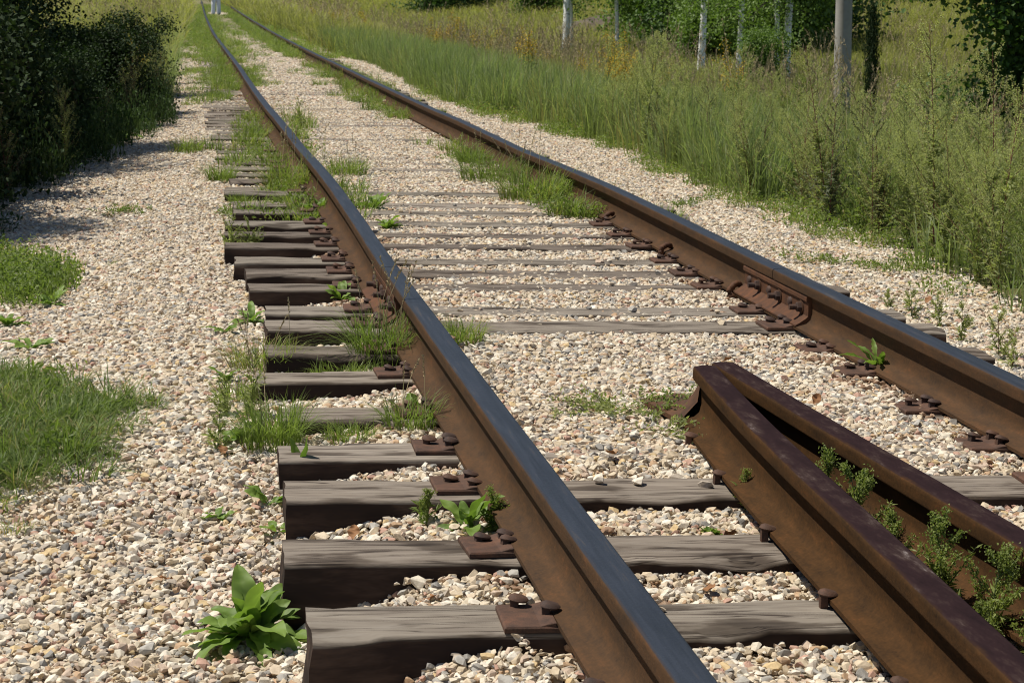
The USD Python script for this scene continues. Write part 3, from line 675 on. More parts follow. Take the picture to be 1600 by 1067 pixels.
def broad_leaf(L, Wd, e0, droop, rng, toothed=0.0):
    """One large leaf: stalk at the origin, grows along +x, rises at angle e0 and bends down by droop."""
    nl, nw = 16, 7
    t = np.linspace(0, 1, nl); e = e0 - droop * t ** 1.3
    dx = np.concatenate([[0], np.cumsum(np.cos((e[1:] + e[:-1]) / 2))]) * L / (nl - 1); dz = np.concatenate([[0], np.cumsum(np.sin((e[1:] + e[:-1]) / 2))]) * L / (nl - 1)
    wv = Wd * .5 * np.clip(np.sin(np.pi * np.clip((t - .12) / .9, 0, 1) ** .85), 0, 1) ** .8 + .0018 + Wd * .04 * (t < .2)
    wv[-1] = .0008
    if toothed: wv = wv * (1 - toothed * (np.arange(nl) % 2))
    s = np.linspace(-1, 1, nw); ph = rng.uniform(0, 6.28)
    v = np.empty((nl, nw, 3))
    lift = .28 * np.abs(s)[None] * wv[:, None] + .24 * wv[:, None] * np.sin(13 * t[:, None] + ph + 1.5 * np.sign(s)[None]) * np.abs(s)[None] + .10 * wv[:, None] * np.sin(31 * t[:, None] - 2.5 * np.abs(s)[None]) * (np.abs(s)[None] < .9)
    v[..., 0] = dx[:, None] - np.sin(e)[:, None] * lift; v[..., 1] = s[None] * wv[:, None] + rng.normal(0, .04) * L * t[:, None] ** 2; v[..., 2] = dz[:, None] + np.cos(e)[:, None] * lift
    i, j = np.meshgrid(np.arange(nl - 1), np.arange(nw - 1), indexing='ij')
    f = np.stack([i * nw + j, (i + 1) * nw + j, (i + 1) * nw + j + 1, i * nw + j + 1], -1).reshape(-1, 4)
    return v.reshape(-1, 3), f

def rosette(n, L, Wd, elev=(.2, 1.2), droop=(.4, 1.4), seed=0, toothed=0.0, mat='broad', arc=(0, 6.283)):
    def build(t):
        rng = np.random.default_rng(seed)
        for k in range(n):
            az = arc[0] + (arc[1] - arc[0]) * (k + rng.uniform(-.35, .35)) / n * (1 if arc[1] - arc[0] < 6 else 2.4)
            l = L * rng.uniform(.6, 1.1)
            m = broad_leaf(l, Wd * l / L * rng.uniform(.8, 1.1), rng.uniform(*elev), rng.uniform(*droop), rng, toothed)
            m = moved(m, mat4((rng.normal(0, .006), rng.normal(0, .006), 0), az, 1, (rng.normal(0, .25), 0)))
            part('leaf', m, M[mat], t, smooth=True, attrs={'shade': np.full(len(m[0]), rng.random())})
    return build

def tuft(n, R, h, w, seed, lean=(.1, .8), mat='grass', seeds=0):
    def build(t):
        rng = np.random.default_rng(seed)
        m, a = merge([blades(rng, n, R, h, w, lean)])
        part('blades', m, M[mat], t, attrs=a)
        if seeds:
            (s_, sa), (h_, ha) = panicles(rng, seeds, R * .8, h * 1.35)
            part('sprays', join([s_, h_]), M['straw'], t, attrs={'shade': np.concatenate([sa['shade'], ha['shade']])})
    return build

def mugwort(h, seed, branches=22, heads=True, red=True, leaf='mug', head='mug_grey', spread=.30, bloom=1.8, leafy=1.0):
    def build(t):
        rng = np.random.default_rng(seed)
        ls = min(1.0, (h / 1.0) ** .45); hs = min(1.0, (h / .6) ** .5)
        tt = np.linspace(0, 1, 10); az, ln = rng.uniform(0, 6.28), rng.uniform(.02, .14)
        P = np.stack([math.cos(az) * ln * h * tt ** 2, math.sin(az) * ln * h * tt ** 2, h * tt - .02], 1)
        stems = [tube(P, np.linspace(.0055, .0014, 10) * (h / 1.2) ** .5, 5)]
        lv, hd = [], []
        for k in range(branches):
            u = .06 + .92 * (k + rng.random()) / branches
            p0 = np.array([np.interp(u, tt, P[:, q]) for q in range(3)])
            b = rng.uniform(0, 6.28); Lb = h * (spread * (1 - u) ** .7 + .045) * rng.uniform(.7, 1.15); el = rng.uniform(.5, 1.05)
            d = np.array([math.cos(b) * math.cos(el), math.sin(b) * math.cos(el), math.sin(el)])
            s = np.linspace(0, 1, 5)
            bp = p0 + d * Lb * s[:, None] + np.array([0, 0, 1.0]) * (.18 * Lb * s ** 2)[:, None]
            stems.append(tube(bp, np.linspace(.002, .0008, 5), 3, False))
            m = int((8 + 26 * Lb / h / .3) * leafy)
            q = rng.random(m); c = np.stack([np.interp(q, s, bp[:, i_]) for i_ in range(3)], 1)
            dd = rng.normal(size=(m, 3)) * .7 + d * .9
            lv.append(leaflets(c, dd, ls * rng.uniform(.018, .045, m) * (1.3 - .8 * u), ls * rng.uniform(.006, .013, m), rng))
            m2 = int((5 + 6 * (1 - u)) * leafy)       # large cut leaves low on the stem, each with three lobes
            if u < .55:
                c = p0 + rng.normal(0, .01, (m2, 3)); dd = rng.normal(size=(m2, 3)) * .6 + d * [1, 1, .4]
                for rot in (-.5, 0, .5):
                    d3 = dd + np.cross(dd, [0, 0, 1.0]) * rot
                    lv.append(leaflets(c + dd * .01, d3, ls * rng.uniform(.04, .085, m2), ls * rng.uniform(.010, .018, m2), rng))
            if heads and u > .35:
                m = int((14 + 42 * (Lb / h) / .3 + 10 * u) * bloom); q = .25 + .75 * rng.random(m); c = np.stack([np.interp(q, s, bp[:, i_]) for i_ in range(3)], 1) + rng.normal(0, .010 * hs, (m, 3))
                hd.append(leaflets(c, rng.normal(size=(m, 3)) + [0, 0, .6], hs * rng.uniform(.006, .014, m), hs * rng.uniform(.005, .009, m), rng, .5))
        part('stem', join(stems), M['stem_red' if red else 'stem_green'], t)
        m, a = merge(lv); part('foliage', m, M[leaf], t, attrs=a)
        if hd:
            m, a = merge(hd); part('blossom', m, M[head], t, attrs=a)
    return build

def goldenrod(h, seed):
    def build(t):
        rng = np.random.default_rng(seed); st, lv, fl = [], [], []
        for k in range(4):
            a = rng.uniform(0, 6.28); b = np.array([math.cos(a), math.sin(a), 0]) * rng.uniform(0, .14); H = h * rng.uniform(.75, 1.1)
            P = b + np.stack([.05 * H * np.linspace(0, 1, 5) ** 2 * math.cos(a), .05 * H * np.linspace(0, 1, 5) ** 2 * math.sin(a), H * np.linspace(0, 1, 5)], 1)
            st.append(tube(P, .003, 3, False))
            m = 30; q = rng.random(m) * .8; c = np.stack([np.interp(q, np.linspace(0, 1, 5), P[:, i]) for i in range(3)], 1)
            lv.append(leaflets(c, rng.normal(size=(m, 3)) + [0, 0, .5], rng.uniform(.04, .08, m), .014, rng))
            m = 120; q = rng.uniform(.72, 1.02, m); c = P[-1] * (q[:, None]) + (1 - q[:, None]) * P[0] + rng.normal(0, .03, (m, 3)) * (1.25 - q)[:, None] * 3
            fl.append(leaflets(c, rng.normal(size=(m, 3)), rng.uniform(.012, .022, m), .014, rng))
        part('stems', join(st), M['stem_green'], t)
        m, a = merge(lv); part('foliage', m, M['mug'], t, attrs=a)
        m, a = merge(fl); part('blossom', m, M['flower_yellow'], t, attrs=a)
    return build

def tree(h, seed, trunk_mat, leaf_mat, r0=.1, base=1.2, reach=1.7, nbr=46, per=5, leaves=60, lsize=.06, droop=.5, stems=1, clump=.22, leafw=.75):
    """Tapered trunk, limbs, and leaves in loose clumps along drooping twigs."""
    def build(t):
        rng = np.random.default_rng(seed); lv, limbs = [], []
        for s_ in range(stems):
            a = rng.uniform(0, 6.28); ln = rng.uniform(.02, .06) if stems == 1 else rng.uniform(.15, .4)
            z = np.linspace(0, 1, 9); wob = np.cumsum(rng.normal(0, .012, (9, 2)), 0) * h * .3
            P = np.stack([ln * h * z ** 1.3 * math.cos(a) + wob[:, 0] * (z > 0), ln * h * z ** 1.3 * math.sin(a) + wob[:, 1] * (z > 0), h * z - .1], 1)
            tr = tube(P, r0 * (1.15 - z) ** .8 * np.where(z == 0, 1.25, 1), 9)
            part('trunk', tr, M[trunk_mat], t, smooth=True)
            for k in range(nbr // stems):
                u = base / h + (1 - base / h) * (k + rng.random()) / (nbr // stems) * .98
                p0 = np.array([np.interp(u, z, P[:, q]) for q in range(3)])
                b = rng.uniform(0, 6.28); Lb = reach * (1.15 - u) ** .6 * rng.uniform(.55, 1.1); el = rng.uniform(.1, .7)
                s = np.linspace(0, 1, 6)
                bp = p0 + np.array([math.cos(b) * math.cos(el), math.sin(b) * math.cos(el), math.sin(el)]) * Lb * s[:, None] - np.array([0, 0, 1.0]) * (droop * Lb * s ** 2)[:, None]
                limbs.append(tube(bp, np.linspace(r0 * .22, .004, 6), 4, False))
                for c_ in range(per):
                    q = .25 + .8 * (c_ + rng.random()) / per
                    c = np.array([np.interp(q, s, bp[:, i]) for i in range(3)])
                    m = int(leaves * rng.uniform(.5, 1.3))
                    pos = c + rng.normal(0, clump, (m, 3)) * [1, 1, .8]
                    lv.append(leaflets(pos, rng.normal(size=(m, 3)) * .8 + [0, 0, -.5], lsize * rng.uniform(.7, 1.2, m), lsize * leafw, rng, .15))
        part('limbs', join(limbs), M[trunk_mat if trunk_mat != 'birch_bark' else 'bark'], t)
        m, a = merge(lv); part('crown', m, M[leaf_mat], t, attrs=a)
    return build

def creeping(length, seed, mats=('mug', 'grass')):
    """Weed that runs over the stones: wandering thin stems set with small leaves."""
    def build(t):
        rng = np.random.default_rng(seed); st, lv = [], []
        for k in range(14):
            n = 9; p0 = np.array([rng.uniform(-.5, .5) * length, rng.normal(0, .03), .012])
            a = rng.uniform(0, 6.28) + np.cumsum(rng.normal(0, .45, n)); step = rng.uniform(.012, .022)
            p = p0 + np.cumsum(np.stack([np.cos(a) * step, np.sin(a) * step, rng.normal(.002, .004, n)], 1), 0)
            p[:, 2] = np.clip(p[:, 2], .004, .05)
            st.append(tube(p, .0013, 3, False)); m = 26; q = rng.uniform(0, n - 1, m)
            c = np.stack([np.interp(q, np.arange(n), p[:, i]) for i in range(3)], 1) + rng.normal(0, .006, (m, 3)) + [0, 0, .006]
            lv.append(leaflets(c, rng.normal(size=(m, 3)) + [0, 0, .5], rng.uniform(.008, .022, m), rng.uniform(.005, .012, m), rng))
        part('stem', join(st), M['stem_green'], t); m, a = merge(lv); part('foliage', m, M[mats[seed % 2]], t, attrs=a)
    return build

def at(x, y, rz=0.0, s=1.0, tilt=(0, 0), dz=0.0):
    return mat4((x, y, float(ground(x, y)) + dz), rz, s, tilt)

# ------------------------------------------------------------------ single plants on and beside the track
NAMES = {'rosette': ('leafy_weed', 'weed'), 'tuft': ('grass_tuft', 'grass tuft'), 'mug': ('branching_weed', 'weed'), 'creep': ('creeping_weed', 'weed')}
PLANTS = [
    ('rosette', 0.125, 4.781, (44,.17,.050,(.25,1.5),(.3,1.9)), 'big bushy dock plant with curling leaves against the end of the deep dark sleeper'),
    ('rosette', 0.692, 5.217, (9,.125,.045,(.35,1.4),(.2,1.0)), 'young bright dock plant between two sleepers at the foot of the near rail'),
    ('rosette', 0.304, 5.994, (2,.16,.035,(1.25,1.45),(.0,.2)), 'single tall leaf standing upright before a sleeper end'),
    ('rosette', 0.208, 5.785, (5,.085,.032,(.3,1.1),(.4,1.2)), 'small dock with drooping leaves left of the brownish sleeper end'),
    ('rosette', 0.211, 5.526, (4,.075,.034,(.1,.8),(.3,1.0)), 'little rounded dock leaves at the lower corner of the brownish sleeper'),
    ('rosette', 0.07, 5.682, (8,.055,.026,(.05,.6),(.1,.7)), 'small flat rosette alone on the gravel path'),
    ('rosette', 2.446, 7.276, (12,.17,.036,(.4,1.35),(.2,1.1)), 'dandelion clump with toothed leaves at the foot of the far rail'),
    ('rosette', -0.62, 9.886, (9,.12,.035,(.3,1.2),(.3,1.1)), 'bright dandelion-like rosette below the leafy clump at the path edge'),
    ('rosette', -0.627, 8.592, (6,.12,.036,(.2,1.0),(.3,1.1)), 'rosette with one pale long leaf on the gravel above the grass patch'),
    ('rosette', -0.763, 9.293, (8,.11,.036,(.2,1.0),(.3,1.1)), 'dark green rosette at the picture edge beside the gravel path'),
    ('rosette', 0.671, 9.357, (10,.10,.032,(.4,1.3),(.3,1.0)), 'leafy weed before the sleeper under the rail joint'),
    ('rosette', 0.396, 9.578, (7,.075,.035,(.2,1.0),(.3,1.0)), 'low round-leaved weed at the end of the sleeper under the joint'),
    ('rosette', 0.781, 12.833, (13,.16,.05,(.4,1.3),(.4,1.2)), 'dense leafy clump against the far part of the near rail'),
    ('rosette', 0.802, 11.765, (7,.10,.06,(.4,1.2),(.4,1.1)), 'pale broad-leaved weed just below the dense leafy clump'),
    ('rosette', 1.154, 12.998, (8,.15,.065,(.5,1.4),(.3,1.0)), 'bright green broad leaf cluster on the inner side of the near rail'),
    ('rosette', 1.12, 11.902, (14,.11,.035,(.3,1.3),(.3,1.2)), 'darker leafy weed beside the bright cluster between the rails'),
    ('rosette', 2.441, 13.928, (12,.14,.05,(.4,1.3),(.4,1.2)), 'leafy plant beside the bright grass tuft at the far rail'),
    ('rosette', 0.72, 6.65, (7,.085,.04,(.4,1.3),(.3,1.0)), 'plantain with round leaves against the near rail web'),
    ('rosette', 0.795, 8.002, (6,.075,.045,(.4,1.2),(.3,.9)), 'two-toned plantain leaves behind the tall seeding grass'),
    ('rosette', 0.264, 8.913, (13,.11,.03,(.3,1.3),(.3,1.2)), 'leafy weed clump at the narrow sleeper end beside the path'),
    ('rosette', 0.149, 8.654, (8,.11,.024,(.05,.6),(.2,.8)), 'flat weed sprawling on the path beside the leafy clump'),
    ('rosette', 1.302, 5.152, (22,.03,.016,(.1,1.2),(.2,1.0)), 'small moss-green cushion on gravel between rail and guard rail'),
    ('rosette', -0.594, 20.242, (12,.30,.09,(.3,1.2),(.5,1.4)), 'sunlit big-leaved plant at the edge of the shade by the path'),
    ('rosette', 0.14, 6.499, (12,.085,.036,(.2,1.1),(.3,1.1)), 'broad strawberry-like leaves on gravel beside the flush tan sleeper'),
    ('rosette', 2.445, 7.64, (4,.07,.035,(.1,.7),(.2,.8)), 'few low leaves on gravel by the far rail before the dandelion'),
    ('rosette', 4.081, 16.268, (12,.14,.05,(.3,1.2),(.4,1.2)), 'leafy weed on the gravel edge under the dark mugwort'),
    ('tuft', 0.704, 7.737, (368,.12,0.302,0.0032,8), 'tall seeding grass tuft standing against the near rail'),
    ('tuft', 0.243, 6.401, (368,.09,0.224,0.0029,2), 'dense upright grass tuft at the end of the flush tan sleeper'),
    ('tuft', 0.27, 7.759, (320,.12,0.190,0.0029,5), 'dark grass tuft at the bleached sleeper end'),
    ('tuft', 0.57, 7.52, (304,.14,0.101,0.0029,0), 'low bright grass mat in front of the bleached sleeper'),
    ('tuft', 0.393, 7.54, (112,.09,0.056,0.0029,0), 'thin creeping grass beside the saw-marked sleeper end'),
    ('tuft', 0.671, 6.478, (240,.08,0.168,0.0029,3), 'grass tuft with the plantain at the rail foot'),
    ('tuft', 0.48, 6.372, (208,.08,0.090,0.0029,0), 'small grass tuft lying over the front of the flush tan sleeper'),
    ('tuft', 1.017, 7.921, (272,.09,0.134,0.0036,0), 'grass tuft on the inner side of the near rail'),
    ('tuft', 2.268, 13.765, (480,.24,0.336,0.0050,5), 'large bright grass tuft bowing out from the far rail'),
    ('tuft', 2.203, 15.306, (416,.24,0.291,0.0043,4), 'grass tuft behind the large bright one at the far rail'),
    ('tuft', 0.716, 14.574, (384,.18,0.358,0.0043,7), 'yellowish tall grass against the near rail above the leafy clump'),
    ('tuft', 1.175, 15.765, (288,.16,0.224,0.0043,3), 'grass tuft on the inner side of the near rail beyond the bright leaves'),
    ('tuft', 0.258, 15.382, (240,.1,0.224,0.0036,0), 'grass tuft at the low dark sleeper end'),
    ('tuft', 0.341, 13.912, (128,.06,0.101,0.0036,0), 'tiny grass tuft on the mossy sleeper end'),
    ('tuft', 0.476, 13.901, (224,.2,0.067,0.0029,0), 'flat grass growing over the mossy sleeper'),
    ('tuft', -0.372, 11.264, (64,.04,0.039,0.0029,0), 'tiny yellow-green tuft alone on the gravel path'),
    ('tuft', -0.478, 5.725, (64,.05,0.067,0.0022,0), 'small wispy tuft at the picture edge below the grass patch'),
    ('mug', 0.245, 11.221, (.24,14,False,False,'mug','mug',.55), 'dark twiggy weed before the longest jutting sleeper'),
    ('mug', 0.333, 11.361, (.22,14,False,False,'mug','mug',.55), 'second dark twiggy weed leaning over the longest sleeper'),
    ('mug', 0.199, 6.804, (.24,11,False,False,'mug','mug',.35), 'young mugwort with cut leaves beside the path near the saw-marked sleeper'),
    ('mug', 0.08, 6.409, (.14,10,False,False,'mug','mug',.45), 'small grey-green mugwort seedling on the gravel'),
    ('mug', 0.756, 5.207, (.13,12,True,False,'grass','fleabane',.4), 'bushy little weed touching the rail beside the young dock'),
    ('mug', 0.594, 5.309, (.11,9,True,False,'grass','fleabane',.4), 'thin weed with yellow buds in the gap beside the brownish sleeper'),
    ('mug', 1.464, 5.408, (.13,9,True,False,'fleabane','fleabane',.3), 'thin weed with pale buds against the guard rail web'),
    ('creep', 1.301, 6.553, (.22,2), 'creeping weed farthest from the guard rail on open gravel'),
    ('creep', 1.4, 6.481, (.28,4), 'blue-green creeping weed in the middle of its row on open gravel'),
    ('creep', 1.563, 6.578, (.24,3), 'brighter creeping weed at the splayed foot of the guard rail'),
    ('creep', 1.533, 6.214, (.22,6), 'creeping weed hugging the guard rail foot'),
    ('rosette', 0.126, 7.55, (9,.08,.03,(.2,1.1),(.3,1.1)), 'leafy seedling on the path level with the saw-marked sleeper'),
    ('tuft', 0.162, 7.196, (120,.08,.12,.004,2), 'wispy grass tuft on the path before the saw-marked sleeper'),
    ('mug', 0.112, 6.842, (.17,10,False,False,'mug','mug',.4), 'grey-green weed standing between seedling and broad leaves on the path'),
    ('rosette', 0.868, 15.726, (10,.12,.04,(.3,1.2),(.4,1.2)), 'leafy weed among the yellowish grass at the rail'),
    ('mug', 1.13, 20.902, (.34,16,False,False,'mug','mug',.4), 'dark upright weed beside the far part of the path-side rail'),
    ('mug', 3.104, 9.134, (0.1,7,True,False,'mug','mug_grey',.35), 'thin weed behind the far rail beside the jutting sleeper end'),
    ('mug', 3.113, 8.85, (0.17,7,True,False,'mug','mug_grey',.35), 'slender single stalk behind the far rail'),
    ('mug', 3.165, 8.661, (0.16,7,True,False,'mug','mug_grey',.35), 'second slender stalk behind the far rail, nearer the picture edge'),
    ('mug', 3.131, 8.287, (0.18,7,True,False,'mug','mug_grey',.35), 'branched stalk rising between two far sleeper ends'),
    ('mug', 3.103, 7.807, (0.22,7,True,True,'mug','mug_grey',.35), 'tall dry stalk behind the far rail near the picture edge'),
    ('mug', 3.076, 7.596, (0.17,7,True,True,'mug','mug_grey',.35), 'reddish stalk behind the far rail at the picture edge'),
    ('creep', 3.7, 12.046, (0.25,13), 'low green weed patch on the gravel shoulder under the dark mugwort'),
    ('creep', 3.267, 10.854, (0.28,15), 'low weed patch beside the cracked far sleeper end'),
    ('creep', 3.291, 13.889, (0.31,17), 'low weed patch beyond the far rail where sleeper ends vanish'),
    ('creep', 3.545, 10.579, (0.34,19), 'small green weed on the shoulder under the red stems'),
    ('creep', -0.313, 13.592, (0.37,21), 'thin weed in the shade band on the gravel'),
    ('mug', 1.575, 5.08, (0.24,15,True,False,'fleabane','fleabane',.5), 'yellow-green fleabane farthest up in the notch between the guard rails'),
    ('mug', 1.58, 4.8, (0.27,15,True,False,'fleabane','fleabane',.5), 'bushiest yellow-green fleabane between the guard rails'),
    ('mug', 1.57, 4.55, (0.22,15,True,False,'fleabane','fleabane',.5), 'fleabane with a slanting stem between the guard rails'),
    ('mug', 1.6, 4.32, (0.27,15,True,False,'fleabane','fleabane',.5), 'upright fleabane with grass between the guard rails'),
    ('mug', 1.64, 4.12, (0.25,15,True,False,'fleabane','fleabane',.5), 'fleabane leaning on the second guard rail'),
    ('mug', 1.56, 3.98, (0.17,15,True,False,'fleabane','fleabane',.5), 'low fleabane at the lowest end of the notch'),
    ('mug', 1.66, 3.85, (0.22,15,True,False,'fleabane','fleabane',.5), 'fleabane at the picture edge between the guard rails'),
]
rp = np.random.default_rng(21)
for i, (kind, x, y, a, label) in enumerate(PLANTS):
    name, cat = NAMES[kind]
    t = thing(name, label, cat, at(x, y, rp.uniform(0, 6.28), 1, (0, 0), .008))
    if kind == 'rosette':
        rosette(a[0], a[1], a[2], a[3], a[4], 300 + i, .3 if 'toothed' in label or 'dandelion' in label else 0.0)(t)
    elif kind == 'tuft':
        tuft(a[0], a[1], a[2], a[3], 300 + i, (.1, 1.3), seeds=a[4])(t)
    elif kind == 'creep':
        creeping(a[0], a[1])(t)
    else:
        mugwort(a[0], 300 + i, a[1], a[2], a[3], a[4], a[5], a[6])(t)

# ------------------------------------------------------------------ grass (what nobody could count)
rv = np.random.default_rng(31)
def spread(rule):
    """rule(x, y) -> list of (kind, scale xyz) or None over positions already drawn"""
def blade_proto(seed, n, R, h, w, lean, mat, hvar=.5):
    m, a = merge([blades(np.random.default_rng(seed), n, R, h, w, lean, hvar)])
    return proto(m, M[mat], False, a)
def leafy_early(seed):
    r_ = np.random.default_rng(seed); n = 60
    m, a_ = merge([leaflets(np.stack([r_.normal(0, .05, n), r_.normal(0, .05, n), r_.random(n) * .07], 1), r_.normal(size=(n, 3)) + [0, 0, .3], r_.uniform(.02, .045, n), .012, r_), blades(r_, 14, .07, .13, .003)])
    return proto(m, M['grass'], False, a_)
# the short grass patch that spreads over the path
mats, which = [], []
poly = [(-1.1, 8.3), (-.62, 8.05), (-.30, 7.42), (-.12, 7.25), (-.22, 6.9), (-.20, 6.55), (-.33, 6.2), (-.5, 5.95), (-1.1, 5.9)]
from shapely.geometry import Polygon as _Poly, Point as _Pt
pg = _Poly(poly)
k = 0
while k < 270:
    x, y = rv.uniform(-1.1, -.1), rv.uniform(5.9, 8.3)
    dist = pg.exterior.distance(_Pt(x, y)) * (1 if pg.contains(_Pt(x, y)) else -1)
    if dist > rv.uniform(-.06, .16):
        s = rv.uniform(.55, 1.25); mats.append(at(x, y, rv.uniform(0, 6.28), (s, s, s * rv.uniform(.6, 1.5)))); which.append(rv.integers(0, 5) if rv.random() < .9 else 5); k += 1
instancer('grass', [blade_proto(400 + q, 62, .075, .135, .0034, (.4, 1.7), 'lawn') for q in range(4)] + [leafy_early(425), blade_proto(426, 26, .09, .17, .003, (.2, 1.2), 'grass')], mats, which, 'short grass patch spreading over the gravel path beside the sleepers', 'grass')

# low leafy clump in the light at the path edge, and weeds along the rails far away
def leafy_proto(seed, n, R, h, L, mat):
    r_ = np.random.default_rng(seed)
    a_, q = r_.uniform(0, 6.28, n), R * np.sqrt(r_.random(n)); pos = np.stack([q * np.cos(a_), q * np.sin(a_), r_.random(n) ** .8 * h * (1 - .6 * (q / R) ** 2)], 1)
    m, at_ = merge([leaflets(pos, r_.normal(size=(n, 3)) + [0, 0, .5], r_.uniform(.6, 1.2, n) * L, L * .45, r_, .2), blades(r_, n // 6, R, h * 1.1, .004)])
    return proto(m, M[mat], False, at_)
mats, which = [], []
for k in range(70):
    t = rv.random(); x = -1.15 + .55 * t + rv.normal(0, .06); y = 11.5 - 1.3 * t + rv.normal(0, .3)
    mats.append(at(x, y, rv.uniform(0, 6.28), rv.uniform(.7, 1.2))); which.append(rv.integers(0, 3))
for k in range(130):
    y = rv.uniform(9, 30); x = float(edge_right(y)) + rv.uniform(-.22, .4)
    mats.append(at(x, y, rv.uniform(0, 6.28), rv.uniform(.7, 1.5))); which.append(rv.integers(0, 3))
instancer('ground_cover', [leafy_proto(420 + q, 130, .13, .14, .026, 'grass') for q in range(3)], mats, which, 'low leafy ground cover along both gravel edges', 'ground cover')

sm, sw = [], []  # weeds whose leaf colour has the path-edge shade painted in
for k in range(260):
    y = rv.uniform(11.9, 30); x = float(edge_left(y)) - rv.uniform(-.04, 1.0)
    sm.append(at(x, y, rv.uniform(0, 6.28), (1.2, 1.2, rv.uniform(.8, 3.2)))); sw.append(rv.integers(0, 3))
instancer('shaded_cover', [leafy_proto(430 + q, 130, .14, .16, .03, 'shade_darkened_weed') for q in range(3)], sm, sw, 'low weeds along the path edge, shade painted into their leaf colour', 'ground cover')

# grass in the track beyond the single plants
mats, which = [], []
for k in range(1500):
    y = 12.5 + 60 * rv.random() ** 1.3
    side = rv.integers(0, 5); lc, g_ = float(left_centre(y)), float(gauge(y))
    if y < 24 and side in (1, 3, 4) and rv.random() < .6: continue
    x = [lc - .16, lc + .16, lc + g_ - .16, lc + g_ + .17, lc - rv.uniform(.1, .75)][side] + rv.normal(0, .08 + .004 * (y - 15))
    keep = .55 + .45 * sstep(16, 40, y)
    if meshkit.noise(np.array([[x * .9, y * .45, 7.0]]), 3)[0] < 1.0 - keep * .75: continue
    mats.append(at(x, y, rv.uniform(0, 6.28), (1.0, 1.0, rv.uniform(.5, 1.15)))); which.append(rv.integers(0, 4))
for k in range(1900):
    y = rv.uniform(44, 150); x = rv.uniform(-.9, 3.9)
    if k % 3 == 0: x = float(left_centre(y)) + (-.2 if k % 2 else GAUGE - .2) + rv.normal(0, .06)
    if abs(x - 1.75) < .45 and rv.random() < .6: continue
    if abs(y - 110) < 4 and rv.random() < .8: continue
    mats.append(at(x, y, rv.uniform(0, 6.28), (1.8, 1.8, rv.uniform(.6, 1.2)))); which.append(rv.integers(0, 4))
which = [w if (rv.random() < .62) else 4 + rv.integers(0, 3) for w in which]
instancer('track_grass', [blade_proto(440 + q, [70, 36, 90, 50][q], [.13, .09, .16, .12][q], [.22, .30, .14, .26][q], .006, (.1, 1.0), 'grass') for q in range(4)] + [leafy_proto(448 + q, [90, 140, 60][q], [.10, .14, .09][q], [.16, .10, .28][q], .03, 'grass') for q in range(3)], mats, which, 'grass growing along the rails and over the far track', 'grass')

# tall blue-green grass on the bank beside the gravel
mats, which = [], []
for k in range(2300):
    y = 9 + 45 * rv.random() ** 1.2; x = float(edge_right(y)) + .05 + 3.2 * rv.random() ** 1.2
    if y < 14.5 and rv.random() < .86: continue
    mats.append(at(x, y, rv.uniform(0, 6.28), (1, 1, rv.uniform(.65, 1.2) * (.6 if y < 13 else 1)))); which.append(rv.integers(0, 5))
for k in range(240):
    y = 29 + 26 * rv.random(); x = float(edge_left(y)) - .05 - 1.3 * rv.random() ** 1.3
    mats.append(at(x, y, rv.uniform(0, 6.28), (1, 1, rv.uniform(.6, 1.1)))); which.append(rv.integers(0, 5))
instancer('bank_grass', [blade_proto(460 + q, 70, .2, .68, .0075, (.05, .5), 'bank_grass') for q in range(5)], mats, which, 'tall blue-green grass on the banks along the gravel', 'grass')

# field grass out to the far slope
mats, which = [], []
y = 16.0
while y < 260:
    s = .40 * max(1.0, y / 34)
    lo, hi = -.17 * y - 3, .46 * y + 4
    for x in np.arange(lo, hi, s):
        x_, y_ = x + rv.uniform(-.5, .5) * s, y + rv.uniform(-.5, .5) * s
        el_, er_ = float(edge_left(y_)), float(edge_right(y_))
        if y_ < 40 and x_ < el_ and (y_ < 30 or rv.random() < .5): continue
        if y_ < 175 and el_ - .25 < x_ < er_ + (1.6 if y_ < 45 else .1): continue
        q = rv.random()
        mats.append(at(x_, y_, rv.uniform(0, 6.28), (s / .4, s / .4, rv.uniform(.75, 1.25) * (1 + .12 * (s / .4 - 1))))); which.append(rv.integers(0, 5) if q < .93 else 5 + rv.integers(0, 2))
    y += s
def dry_proto(seed):
    (s_, sa), (h_, ha) = panicles(np.random.default_rng(seed), 9, .25, 1.05)
    n = len(s_[0]); return proto(join([s_, h_]), M['straw'], False, {'shade': np.concatenate([sa['shade'], ha['shade']])})
instancer('field_grass', [blade_proto(480 + q, 85, .30, .62, .010, (.05, .6), 'field_grass') for q in range(5)] + [dry_proto(490), dry_proto(491)], mats, which, 'yellow-green meadow grass with dry stalks out to the far slope', 'grass')
mats, which = [], []
for k in range(130):
    y = rv.uniform(15, 55); x = float(edge_right(y)) + rv.uniform(.6, 5)
    mats.append(at(x, y, rv.uniform(0, 6.28), (1, 1, rv.uniform(.8, 1.15)), (rv.normal(0, .08), rv.normal(.08, .08)))); which.append(rv.integers(0, 2))
instancer('seeding_grass', [dry_proto(492), dry_proto(493)], mats, which, 'buff seed heads nodding over the bank grass', 'grass')

for k in range(12):
    x, y = [(-.05, 5.2), (.1, 6.3), (-.3, 5.6), (.4, 5.28), (1.2, 5.9), (1.3, 5.05), (2.0, 6.6), (-.5, 8.6), (1.9, 7.4), (.5, 4.65), (3.3, 9.2), (1.15, 4.62)][k]
    t = thing('fallen_leaf', 'dry brown leaf lying on the gravel', 'leaf', at(x, y, rv.uniform(0, 6.28), 1, (rv.normal(0, .3), rv.normal(0, .2)), .022), 'dry leaves on the gravel')
    m = broad_leaf(.045, .028, .15, -.5, rv); part('blade', m, M['leaf_litter'], t, smooth=True)

